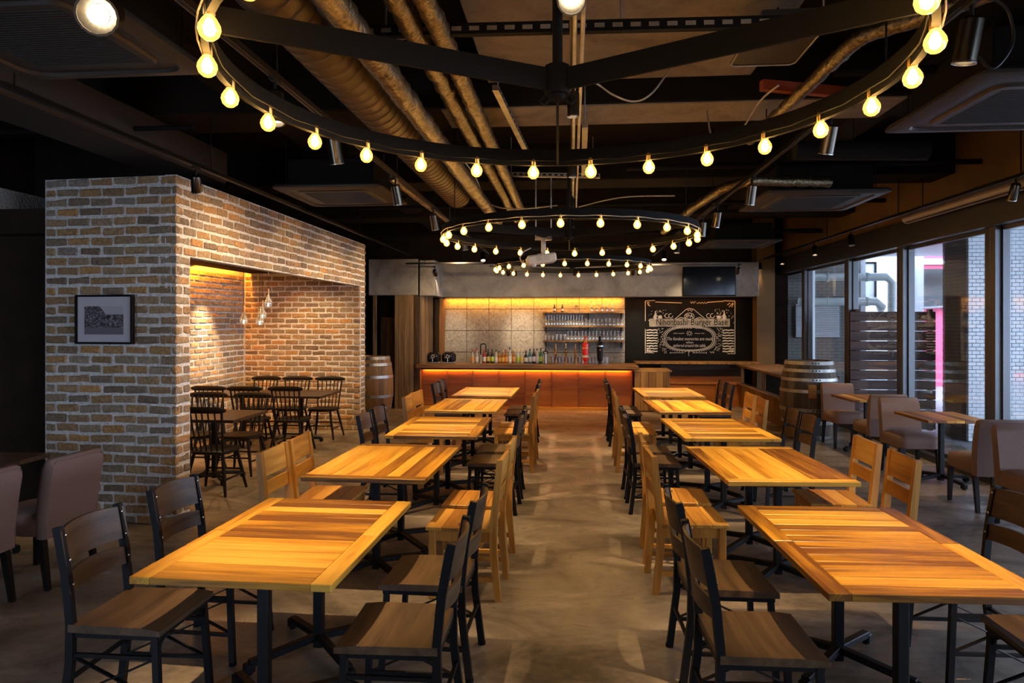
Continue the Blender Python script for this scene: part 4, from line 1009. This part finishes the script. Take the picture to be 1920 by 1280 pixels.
# pale sky over the right of the print, mid grey ground along its foot
dg = N_.new('ShaderNodeMath'); dg.operation = 'MULTIPLY_ADD'; dg.inputs[1].default_value = .9; L_.new(sp.outputs['X'], dg.inputs[0]); L_.new(sp.outputs['Z'], dg.inputs[2])
cl = N_.new('ShaderNodeClamp'); L_.new(sp.outputs['X'], cl.inputs[0]); cl.inputs[1].default_value = -.04; cl.inputs[2].default_value = .02
dg2 = N_.new('ShaderNodeMath'); dg2.operation = 'MULTIPLY_ADD'; dg2.inputs[1].default_value = 1.2; L_.new(cl.outputs[0], dg2.inputs[0]); L_.new(sp.outputs['Z'], dg2.inputs[2])
m1 = N_.new('ShaderNodeMixRGB'); L_.new(less(dg2.outputs[0], .075), m1.inputs[0]); m1.inputs[1].default_value = (.42, .38, .41, 1); L_.new(rp.outputs[0], m1.inputs[2])
m2 = N_.new('ShaderNodeMixRGB'); L_.new(less(sp.outputs['Z'], -.062), m2.inputs[0]); L_.new(m1.outputs[0], m2.inputs[1]); m2.inputs[2].default_value = (.15, .13, .15, 1)
L_.new(m2.outputs[0], b_.inputs['Base Color']); b_.inputs['Roughness'].default_value = .6
MB().box((0, 0, 0), (pw_ * .68, .004, ph_ * .575)).build('print', pmx, pic, loc=(-.004, -.003, -.008))


# ================================================================ light rings
nt_ = M['bulbglass'].node_tree; out_ = [n for n in nt_.nodes if n.type == 'OUTPUT_MATERIAL'][0]; src_ = out_.inputs[0].links[0].from_socket
em_ = nt_.nodes.new('ShaderNodeEmission'); em_.inputs[0].default_value = (1, .46, .07, 1); em_.inputs[1].default_value = .85; ad_ = nt_.nodes.new('ShaderNodeAddShader')
nt_.links.new(src_, ad_.inputs[0]); nt_.links.new(em_.outputs[0], ad_.inputs[1]); nt_.links.new(ad_.outputs[0], out_.inputs[0])
BULB = MB().lathe([(.0001, -.036), (.014, -.033), (.027, -.022), (.033, -.004), (.031, .010), (.022, .026), (.014, .036), (.013, .040)], 12, cap=False).mesh('bulb', M['bulbglass'])
FIL = MB().lathe([(.002, -.024), (.015, -.016), (.018, .004), (.010, .024), (.002, .027)], 10).mesh('filament', M['filament'])
SOC = MB().lathe([(.014, .036), (.017, .040), (.017, .072), (.012, .078)], 10).mesh('socket', M['socket'])
def ring(x, y, z, R, off, lab, sp_a):
    t = thing('light_ring', lab, 'chandelier', (x, y, z), 0, 'bulb rings over the aisle')
    n = 96; vs = []; fs = []
    for k in range(n):
        a = 2 * pi * k / n
        for (r, h) in ((R - .012, .04), (R + .012, .04), (R + .012, .13), (R - .012, .13)): vs.append((r * cos(a), r * sin(a), h))
    for k in range(n):
        for q in range(4): a, b = k * 4 + q, k * 4 + (q + 1) % 4; c, d = ((k + 1) % n) * 4 + (q + 1) % 4, ((k + 1) % n) * 4 + q; fs.append((a, b, c, d))
    m = MB(); m.add(vs, fs); m.build('ring_band', M['blackm'], t)
    for a in sp_a: MB().bar((0, 0, .085), (R * cos(a), R * sin(a), .085), .012, .085, up=(0, 0, 1)).build('spoke', M['blackm'], t)
    MB().lathe([(.05, .03), (.05, .14), (.02, .15), (.02, ZC - .3 - z)], 12).build('hub', M['blackm'], t)
    MB().lathe([(.03, .01), (.03, .03)], 12).tube([(-.05, 0, .03), (-.07, 0, .01), (-.05, 0, -.005), (-.03, 0, .015)], .005, 6).tube([(.05, 0, .03), (.07, 0, .01), (.05, 0, -.005), (.03, 0, .015)], .005, 6).build('hook_plate', M['blackm'], t)
    for rr_ in (.024, -.02):
        MB().tube([((R + rr_) * cos(2 * pi * k / 72), (R + rr_) * sin(2 * pi * k / 72), .072 - .012 * abs(sin(pi * (k / 72 * 24 - off / (2 * pi) * 24))) ) for k in range(72)], .0035, 5, closed=True).build('flex', M['cable'] if rr_ > 0 else M['black'], t)
    for k in range(24):
        a = off + 2 * pi * k / 24; p = (R * cos(a), R * sin(a), 0)
        b = put('bulb', BULB, t, p); put('filament', FIL, b); put('socket', SOC, b)
    for a in (sp_a[0], sp_a[1], sp_a[2]): MB().tube([(R * .97 * cos(a), R * .97 * sin(a), .13), (R * .97 * cos(a), R * .97 * sin(a), ZC - z)], .004, 5).build('hanger', M['blackm'], t)
def sa(a): return [a, a + 2 * pi / 3, a + 4 * pi / 3]
RZ = HC + .85
ring(-.055, 2.656, RZ, 1.25, pi / 2 + pi / 24, 'black iron bulb ring, nearest and largest in view', sa(pi / 2 + .02))
ring(-.03, 7.23, RZ, 1.32, pi / 2 - .05, 'black iron bulb ring hanging around the projector, middle of three', sa(pi / 2))
ring(.01, 11.3, RZ, 1.27, pi / 2 - .09, 'black iron bulb ring nearest the bar', sa(pi / 2))

# ================================================================ spot tracks
def fixture(loc, aim, power, deg, lab, on=True, bright=False, col=WARM, r=.038, L=.13, blend=.35, nm='spotlight', drop=.07):
    """loc: pivot under the track; aim: lit point"""
    loc = Vector(loc); d = (Vector(aim) - loc).normalized(); R = d.to_track_quat('-Z', 'Y').to_matrix()
    t = thing(nm, lab, 'spotlight', loc, 0, None)
    MB().tube([(0, 0, 0), (0, 0, drop)], .009, 8).box((0, 0, drop + .012), (.03, .09, .03), .004).build('adapter', M['black'], t)
    bd = MB(); bd.lathe([(r * .8, .02), (r, .01), (r, -L), (r * .93, -L), (r * .93, -L + .02)], 16, (0, 0, 0), R, cap=False); bd.lathe([(0, .02), (r * .8, .02)], 16, (0, 0, 0), R, cap=False)
    bo = bd.build('housing', M['nickel'], t)
    MB().lathe([(r, -L + .004), (r * 1.04, -L), (r * 1.04, -L - .004), (r * .92, -L - .004)], 16, (0, 0, 0), R, cap=False).build('rim', M['steel'], bo)
    lr = .52 if bright else .9
    if bright: MB().lathe([(r * .92, -L + .006), (r * .5, -L + .034)], 16, (0, 0, 0), R, cap=False).build('reflector', M['nickel'], bo)
    MB().lathe([(r * lr, -L + .030 if bright else -L + .018), (0, -L + .030 if bright else -L + .018)], 16, (0, 0, 0), R, cap=False).build('lens', (M['lens'] if bright else M['lensdim']) if on else M['black'], t)
    if power: spot(loc + d * (L + .012), aim, power, deg, col, blend, .02)
    return t
def track(x0, y0, x1, y1, z, lab, n=3):
    t = thing('track_rail', lab, 'track', ((x0 + x1) / 2, (y0 + y1) / 2, z)); dx, dy = (x1 - x0) / 2, (y1 - y0) / 2
    MB().bar((-dx, -dy, 0), (dx, dy, 0), .034, .030).build('rail', M['nickel'], t)
    MB().bar((-dx, -dy, -.0165), (dx, dy, -.0165), .012, .003).build('slot', M['black'], t)
    for k in range(n):
        u = -1 + 2 * (k + .5) / n; MB().tube([(dx * u, dy * u, .015), (dx * u, dy * u, ZC - z)], .005, 6).build('hanger', M['blackm'], t)
    return t
TZ = 3.0
track(-3.02, .4, -3.06, 12.7, TZ, 'long spot track over the brick side face', 6)
track(-1.53, .4, -1.53, 8.5, TZ, 'left-hand spot track over the left table row', 4)
track(-1.53, 9.6, -1.53, 12.6, TZ, 'short far spot track over the end of the left row', 2)
track(1.56, .4, 1.56, 8.8, TZ, 'spot track over the right table row', 4)
track(1.52, 9.8, 1.55, 13.2, TZ, 'short far spot track over the end of the right row', 2)
track(3.87, .5, 3.87, 14.2, TZ, 'long spot track along the window head', 6)
track(0.0, .4, .02, 10.5, 3.25, 'middle spot track above the bulb rings', 4)
track(-3.2, 13.0, -1.7, 13.0, 2.86, 'cross track before the boarded wall', 2)
track(-1.6, 13.25, 3.2, 13.25, 2.82, 'cross track above the bar front', 4)

PZ = TZ - .10
for side, tx, lst in (('left', -1.53, [(3.41, 3.2), (4.28, 4.85), (5.83, 6.5), (7.46, 8.2), (9.62, 9.85), (11.7, 10.2)]), ('right', 1.56, [(2.82, 3.2), (4.28, 5.0), (6.09, 6.6), (7.5, 8.3), (8.3, 8.5), (10.3, 10.0), (11.75, 10.4)])):
    for i, (fy, ty) in enumerate(lst):
        tc_ = min(LEFT if side == 'left' else RIGHT, key=lambda r_: abs(r_[1] - ty))
        fixture((tx, fy, PZ), (tc_[0], ty, .72), P_TABLE if i < 4 else P_TABLE * .85, 50, 'dark nickel cylinder spot on the %s track, %s from the camera' % (side, NTH[i]), r=.043, L=.15, blend=.9)
# spot at the brick corner, then added wash lamps without fixtures
fixture((-3.04, 5.3, PZ), (-3.37, 5.9, 2.0), 0, 80, 'black cylinder spot tilted to the brick side at its near corner', True)
for y, k in ((5.6, .8), (6.2, 1), (7.6, 1), (9.0, 1), (10.4, .9)): spot((-1.55, y, 3.02), (-3.36, y + .35, 1.7), P_BRICK * k, 75, (1, .66, .31), .9, .05)
# big lit spots facing the camera
fixture((-1.60, 2.216, 2.793), (-1.18, 1.416, 2.363), 14, 50, 'large cylinder spot shining towards the camera, upper left', True, True, r=.062, L=.17, drop=.18)
fixture((.0, 2.73, 3.04), (.0, 1.98, 2.54), 14, 50, 'cylinder spot over the ring hub shining towards the camera', True, True, r=.055, L=.17, drop=.17)
# aisle spots
for y, nm in ((4.3, 'first'), (6.1, 'second'), (8.0, 'third'), (9.7, 'fourth')):
    fixture((.01, y, 3.15), (.0, y + .2, 0), P_FLOOR, 46, 'slim spot on the middle track, %s from the camera' % nm, blend=.7)
# window track
for py, px, nm in ((345, 1905, 'first'), (450, 1595, 'second'), (475, 1527, 'third'), (492, 1466, 'fourth'), (505, 1425, 'fifth')):
    p = atX(px, py - 8, 3.87); fixture((3.87, p.y, PZ + .02), {'first': (3.95, 7.6, .72), 'second': (3.93, 9.5, .72)}.get(nm, (3.8, p.y - .6, .7)), 70 if nm in ('first', 'second') else 40, 52, 'spot on the window track, %s from the camera' % nm, True, nm == 'second', blend=.6)
# spots of the bar wall
for px, nm in ((815, 'over the boarded wall'), (952, 'left over the bar'), (965, 'second over the bar'), (1077, 'middle over the bar'), (1187, 'fourth over the bar'), (1198, 'right over the bar'), (1385, 'before the television')):
    p = atY(px, 525, 13.25); fixture((p.x, 13.25, 2.73), (p.x + .12, 14.78, 1.5), P_BAR if px < 1300 else 25, 34, 'small black spot ' + nm, blend=.9, col=SOFTW)
spot((2.4, 13.2, 2.7), (2.45, 14.78, 1.55), 45, 66, SOFTW, .7)
spot((-1.53, 12.3, 2.9), (-3.35, 13.4, 1.1), 85, 70, WARM, .9); spot((1.55, 12.2, 2.9), (1.6, 13.5, .6), 150, 62, WARM, .9)  # added lamps without fixtures, brightening boarded wall and plank cabinet
spot((-.9, 12.0, 2.95), (-.9, 13.4, .75), 110, 100, WARM, .9); spot((3.0, 12.6, 2.95), (3.3, 13.4, .7), 120, 80, WARM, .9)  # bare lamps with no fixture, lifting the bar front and wall counter
for x in (-2.3, -.3, 1.7): spot((x, 12.0, 2.95), (x, 14.3, 2.6), 30, 90, (1, .74, .46), 1)  # added wash on the bulkhead, no fixtures built for it
# alcove lights
strip((AX + .07, 8.6, 2.40), 4.0, .03, (.0, 0, -1), 75, (1, .34, .02)).rotation_euler = (0, radians(-12), pi / 2)
AP = [(-4.75, 7.6), (-4.95, 8.7), (-4.3, 9.9), (-4.0, 8.6)]
spot((-4.72, 9.35, 2.48), (-5.25, 9.35, 1.15), 220, 56, SOFTW, .8); spot((-4.5, 7.6, 2.48), (-5.2, 7.9, 1.0), 80, 70, SOFTW, .8)
spot((-4.2, 9.2, 2.48), (-4.1, 9.5, .7), 60, 90, WARM, .8); spot((-4.0, 7.2, 2.48), (-3.9, 7.2, .7), 60, 90, WARM, .8); spot((-4.2, 9.5, 2.48), (-4.1, 10.62, 1.2), 60, 80, WARM, .8)
pts = [(457, 600, 9.0), (503, 568, 9.2), (492, 590, 9.1), (487, 602, 9.0)]
for k, (px, py, Y) in enumerate(pts):
    p = atY(px, py, Y); t = thing('pendant_lamp', 'clear glass teardrop pendant in the alcove, %s' % ('alone at the left', 'highest of the right cluster', 'middle of the right cluster', 'lowest of the right cluster')[k], 'pendant', p, 0, 'glass pendants in the alcove')
    MB().lathe([(.0, -.06), (.035, -.055), (.055, -.02), (.05, .02), (.025, .07), (.012, .12)], 14, cap=False).build('shade', M['clearglass'], t)
    MB().lathe([(.003, -.05), (.012, -.04), (.012, -.02), (.006, 0)], 8).build('bulb', M['lensdim'], t)
    MB().tube([(0, 0, 0), (0, 0, .20)], .010, 8).build('stem', M['copper'], t); MB().tube([(0, 0, .2), (0, 0, 2.5 - p.z)], .003, 5).build('cord', M['black'], t)

# ================================================================ ceiling services
def wrapped(pts, r, lab, m=None, seed=0, nm='wrapped_pipe', ribs=False):
    mb = MB()
    for p in ((pts[0], pts[-1]) if seed == 8 else ()): mb.tube([Vector(p) + Vector((0, .2 if p is pts[0] else -.2, 0)), (p[0], p[1] + (.2 if p is pts[0] else -.2), ZC)], .004, 5)
    """pipe wrapped in wrinkled foil"""
    rr = random.Random(seed); P = [Vector(p) for p in pts]; out = []; rs = []
    for a, b in zip(P[:-1], P[1:]):
        if ribs:
            n = int((b - a).length / .115)
            for k in range(n):
                for (q, f_) in ((0, 1), (.78, 1), (.84, 1.04), (.93, 1.04), (.985, 1)): out.append(a.lerp(b, (k + q) / n)); rs.append(r * f_)
            continue
        n = max(2, int((b - a).length / .05))
        for k in range(n): out.append(a.lerp(b, k / n) + Vector((rr.uniform(-.006, .006), 0, rr.uniform(-.006, .006))) * (0 if ribs else 1)); rs.append(r * (rr.uniform(.93, 1.07) if not ribs else (1 if k % 3 else 1.035)))
    out.append(P[-1]); rs.append(r)
    return tag(mb.tube(out, rs, 20 if ribs else 14).build(nm, m or M['foil']), lab, 'pipe' if not ribs else 'duct')
wrapped([(-1.35, .6, 3.25), (-1.35, 8.0, 3.24)], .158, 'large dull spiral duct running under the ceiling', M['duct'], 1, 'spiral_duct', True)
wrapped([(-1.03, 1.6, 3.12), (-1.03, 9.5, 3.12)], .068, 'thick foil-wrapped pipe beside the spiral duct', seed=2)
wrapped([(-.86, 1.2, 3.31), (-.85, 10.5, 3.31)], .056, 'foil-wrapped pipe, left of the twin pipes', seed=3)
wrapped([(-.72, 1.2, 3.31), (-.71, 10.5, 3.31)], .056, 'foil-wrapped pipe, right of the twin pipes', seed=4)
wrapped([(-2.2, 2.2, 3.52), (-1.2, 2.6, 3.52), (-.45, 2.75, 3.55)], .10, 'crumpled foil pipe crossing over at the top edge', seed=5)
wrapped([(2.1, 3.3, 3.3), (1.56, 3.9, 3.28), (1.52, 6.0, 3.28)], .042, 'slim foil-wrapped pipe over the right row, bending at its near end', seed=6)
wrapped([(2.6, 7.15, 3.14), (1.78, 6.95, 3.13), (1.58, 7.25, 3.12), (1.47, 8.3, 3.11), (1.4, 10.6, 3.11)], .05, 'foil-wrapped pipe farther over the right row', seed=7)
wrapped([(-1.66, 6.2, 3.06), (-1.62, 9.2, 3.06)], .035, 'thin foil-wrapped pipe along the left track', seed=8)
def cable(pts, lab, r=.009, m=None):
    P = [Vector(p) for p in pts]; out = []
    for i in range(len(P) - 1):
        p0, p1, p2, p3 = P[max(i - 1, 0)], P[i], P[i + 1], P[min(i + 2, len(P) - 1)]
        for k in range(6):
            t = k / 6; out.append(.5 * ((2 * p1) + (p2 - p0) * t + (2 * p0 - 5 * p1 + 4 * p2 - p3) * t * t + (3 * p1 - p0 - 3 * p2 + p3) * t ** 3))
    out.append(P[-1]); return tag(MB().tube(out, r, 6).build('cable', m or M['cable']), lab, 'cable')
def cp(px, py, z): return atZ(px, py, z)
cable([cp(684, 55, 3.32), cp(688, 76, 3.32), cp(715, 76, 3.32), cp(800, 65, 3.33), cp(900, 58, 3.34), cp(1020, 56, 3.34), cp(1038, 66, 3.3), cp(1040, 125, 3.05)], 'beige cable lying along the slotted rail to the ring hub', .012)
cable([cp(722, 115, 3.28), cp(765, 165, 3.28), cp(790, 215, 3.28), cp(850, 278, 3.28), cp(890, 330, 3.26), cp(915, 380, 3.2), cp(965, 392, 3.1), cp(1045, 385, 3.1)], 'white cable wandering down beside the foil pipes to the projector rods', .008)
cable([cp(1075, 158, 2.75), cp(1115, 155, 3.2), cp(1150, 178, 3.15), cp(1190, 190, 3.12), cp(1225, 172, 3.2), cp(1262, 120, 3.6)], 'grey cable sagging right of the ring hub', .006)
cable([cp(1085, 388, 3.1), cp(1165, 370, 3.1), cp(1265, 367, 3.1)], 'thin pale cable before the second bulb ring', .007)
cable([cp(1460, 160, 3.25), cp(1425, 190, 3.25), cp(1385, 248, 3.22), cp(1335, 260, 3.2), cp(1335, 260, 3.2) + Vector((-.05, .1, .7))], 'pair of thin cables hugging the slim foil pipe', .007, M['galv'])
p = Vector((1.56, 2.80, 2.93)); cable([p + Vector((.03, 0, .07)), p + Vector((.13, .02, .02)), p + Vector((.17, .05, -.1)), p + Vector((.10, .05, -.2)), p + Vector((.03, .03, -.16))], 'cable loop beside the upper right spot', .006, M['black'])
# slotted steel rail across
def slotted(p0, p1, lab, hangers, n, m, w=.06, slot=True, nm='slotted_rail'):
    p0, p1 = Vector(p0), Vector(p1); t = thing(nm, lab, 'rail', (p0 + p1) / 2); d = (p1 - p0) / 2
    MB().bar(-d + Vector((0, 0, .0)), d, .045, w, up=(0, 0, 1)).build('channel', m, t)
    sm = MB(); side = Vector((0, 0, 1)).cross(d).normalized()
    for k in range(n):
        c = -d + d * 2 * ((k + .5) / n); sm.bar(c - d.normalized() * .28 * (2 * d.length / n), c + d.normalized() * .28 * (2 * d.length / n), .0465, w * .4)
    sm.build('slots', M['soffit'] if slot else M['blackm'], t)
    for u in hangers: MB().tube([d * u, d * u + Vector((0, 0, ZC - t.location.z))], .006, 6).build('hanger_rod', M['galv'], t)
slotted((-1.55, 3.68, 3.33), (1.75, 3.78, 3.33), 'black slotted rail crossing the ceiling before the concrete board', (-.68, .1, .75), 34, M['blackm'])
slotted(tuple(atY(950, 327, 8.0)), tuple(atY(1125, 330, 8.0)), 'galvanised slotted rail carrying the projector rods', (-.9, .85), 16, M['galv'], .05, False)
slotted((-.55, 4.9, 3.42), (-.40, 7.0, 3.35), 'short slotted strut hanging left of the middle track', (-.9,), 18, M['galv'], .04, False)
slotted((.10, 5.2, 3.22), (.12, 6.9, 3.22), 'short slotted strut hanging right of the middle track', (-.9, .9), 18, M['galv'], .04, False)
for x, wh in ((.045, 'left'), (.085, 'right')):
    tag(MB().tube([(x - .03, 3.0, 3.20), (x - .03, 9.6, 3.20)], .012, 8).build('conduit', M['galv']), 'thin steel conduit beside the middle track, %s of two' % wh, 'conduit')
for (x0, y, x1, z, r, lab) in ((-5.8, 8.2, -2.0, 3.25, .025, 'black pipe crossing above the brick box'), (-5.5, 5.2, -3.0, 3.28, .02, 'thin black pipe over the brick front'), (-4, 9.8, 4.3, 3.40, .03, 'black crossing pipe under the far ceiling'), (-4, 12.2, 4.3, 3.3, .04, 'black crossing pipe farthest under the ceiling'), (1.7, 4.6, 4.4, 3.35, .03, 'black sprinkler pipe near the right cassette'), (.6, 7.6, 4.3, 3.42, .03, 'black crossing pipe over the second cassette')):
    tag(MB().tube([(x0, y, z), (x1, y, z)], r, 8).build('black_pipe', M['blackm']), lab, 'pipe')
tag(MB().bar(atZ(1428, 160, 3.35), atZ(1590, 174, 3.35), .05, .07).build('orange_bar', plain('orange_paint', (.30, .05, .012), .6)), 'orange painted bar under the ceiling at the right', 'bar')
tag(MB().tube([atY(1490, 282, 6.0), atY(1738, 282, 6.0)], .085, 12).tube([atY(1600, 282, 6.0), atY(1600, 282, 6.0) + Vector((0, 0, .62))], .006, 5).build('black_duct', M['blackm']), 'short black duct before the right wall', 'duct')
tag(MB().box((-3.75, 4.2, 3.30), (.5, 5.0, .32), .02).build('box_duct', plain('rusty_duct_paint', (.018, .012, .009), .7)), 'dark box duct at the upper left behind the track', 'duct')
ip = thing('inspection_panel', 'dark ceiling access panel with rounded bright edge', 'panel', tuple(atZ(1432, 112, 3.40)))
MB().box((0, -.32, 0), (.40, .75, .03), .01).build('leaf', M['acpanel'], ip)
MB().tube([(-.2, -.68, -.018), (-.2, .02, -.018), (-.17, .05, -.018), (.17, .05, -.018), (.2, .02, -.018), (.2, -.68, -.018)], .006, 6).build('edge_trim', M['galv'], ip)
MB().tube([(0, -.3, 0), (0, -.3, .5)], .006, 5).build('hanger', M['blackm'], ip)
# air conditioning cassettes
def cassette(x, y, z, s, lab, box=True):
    t = thing('ac_cassette', lab, 'air conditioner', (x, y, z), 0, 'ceiling cassettes')
    m = MB(); K = 8
    def rr_(h, c):
        P = []
        for (cx, cy, a0) in ((h - c, h - c, 0), (-h + c, h - c, pi / 2), (-h + c, -h + c, pi), (h - c, -h + c, 3 * pi / 2)):
            for k in range(4): a = a0 + k * pi / 6; P.append((cx + c * cos(a), cy + c * sin(a)))
        return P
    h = s / 2; outer = rr_(h, .05); n = len(outer); vs = []
    rings = [(h * .97, .05, .05), (h, .05, .03), (h, .05, .012), (h * .93, .05, 0), (h * .84, .11, -.004), (h * .82, .11, .012), (h * .68, .07, .012), (h * .66, .07, -.002), (h * .57, .03, -.002)]
    for (hh, c, zz) in rings: vs += [(px, py, zz) for px, py in rr_(hh, c)]
    fs = [tuple(range(n))]
    for r in range(len(rings) - 1):
        for k in range(n): fs.append((r * n + k, (r + 1) * n + k, (r + 1) * n + (k + 1) % n, r * n + (k + 1) % n))
    m.add(vs, fs); m.build('panel', M['acpanel'], t)
    MB().box((0, 0, .006), (s * .58, s * .58, .01)).build('grille_frame', M['acgrille'], t)
    g = MB()
    for k in range(26): g.box((0, -s * .28 + s * .56 * k / 25, -.001), (s * .57, .006, .008))
    g.build('grille_bars', M['acpanel'], t)
    if box: MB().box((0, 0, .18), (s * .78, s * .78, .28), .01).build('body', M['blackm'], t)
    for sx in (-1, 1):
        for sy in (-1, 1): MB().tube([(sx * h * .8, sy * h * .8, .05), (sx * h * .8, sy * h * .8, ZC - z)], .005, 5).build('hanger', M['blackm'], t)
cassette(-2.45, 3.0, 3.05, 1.04, 'ceiling air cassette at the upper left corner of the view')
cassette(-2.42, 7.10, 3.05, 1.12, 'ceiling air cassette behind the left track, above the brick side')
cassette(2.78, 4.45, 3.05, 1.18, 'ceiling air cassette with ribbed grille at the upper right')
cassette(2.63, 7.86, 3.05, 1.25, 'ceiling air cassette in the middle over the right row')
cassette(2.85, 12.1, 3.05, 1.2, 'ceiling air cassette farthest away, near the television')
# projector on its rods
pj = thing('projector', 'white projector hanging tilted on a bracket from two rods', 'projector', (-.36, 8.0, 2.46), radians(8))
Rt = Matrix.Rotation(radians(-8), 3, 'Y')
MB().box((0, 0, 0), (.34, .28, .105), .018, Rt).build('body', M['white'], pj)
g = MB()
for k in range(2):
    for j in range(7): g.box(Rt @ Vector((-.035 + .085 * k, -.142, -.025 + .010 * j + .0)), (.07, .006, .004), 0, Rt)
g.build('vent_grille', M['galv'], pj)
MB().lathe([(.028, 0), (.028, .02), (.02, .03), (0, .034)], 12, Rt @ Vector((-.10, -.12, -.05)), Matrix.Rotation(pi, 3, 'X')).build('foot', M['white'], pj)
MB().box((.03, 0, .14), (.05, .05, .18), .006).box((.03, 0, .055), (.14, .12, .012), .003).build('mount_arm', M['white'], pj)
MB().tube([(.03 + .07 * cos(a), .05 * sin(a), .25 + .012 * cos(2 * a)) for a in [2 * pi * k / 16 for k in range(16)]], .014, 6, closed=True).box((.03, 0, .235), (.20, .03, .02), .004).build('mount_plate', M['white'], pj)
for sx in (-1, 1): MB().tube([(.03 + sx * .09, 0, .23), (.03 + sx * .09, 0, .97)], .008, 6).build('rod', M['galv'], pj)
MB().tube([Rt @ Vector((-.16, -.02, -.03)), (-.23, -.04, -.04), (-.25, -.04, .02), (-.2, -.03, .09), (-.12, -.02, .13)], .007, 6).build('lead', M['white'], pj)
# rolled screen along the windows
s0, s1 = atX(1695, 405, 4.18), atX(1920, 350, 4.18)
sc_ = thing('rolled_screen', 'cream rolled projection screen case above the windows', 'screen', (4.2, 0, 3.02))
MB().tube([(0, 9.0, 0), (0, 8.985, 0), (0, 6.2, 0)], [.03, .062, .062], 14).build('case', M['cream'], sc_)
MB().bar((-.045, 8.9, -.055), (-.045, 6.2, -.055), .012, .014).build('bottom_bar', M['bronze'], sc_)
for y in (8.6, 6.8): MB().tube([(0, y, .05), (0, y, ZC - 3.02)], .006, 5).build('hanger', M['blackm'], sc_)
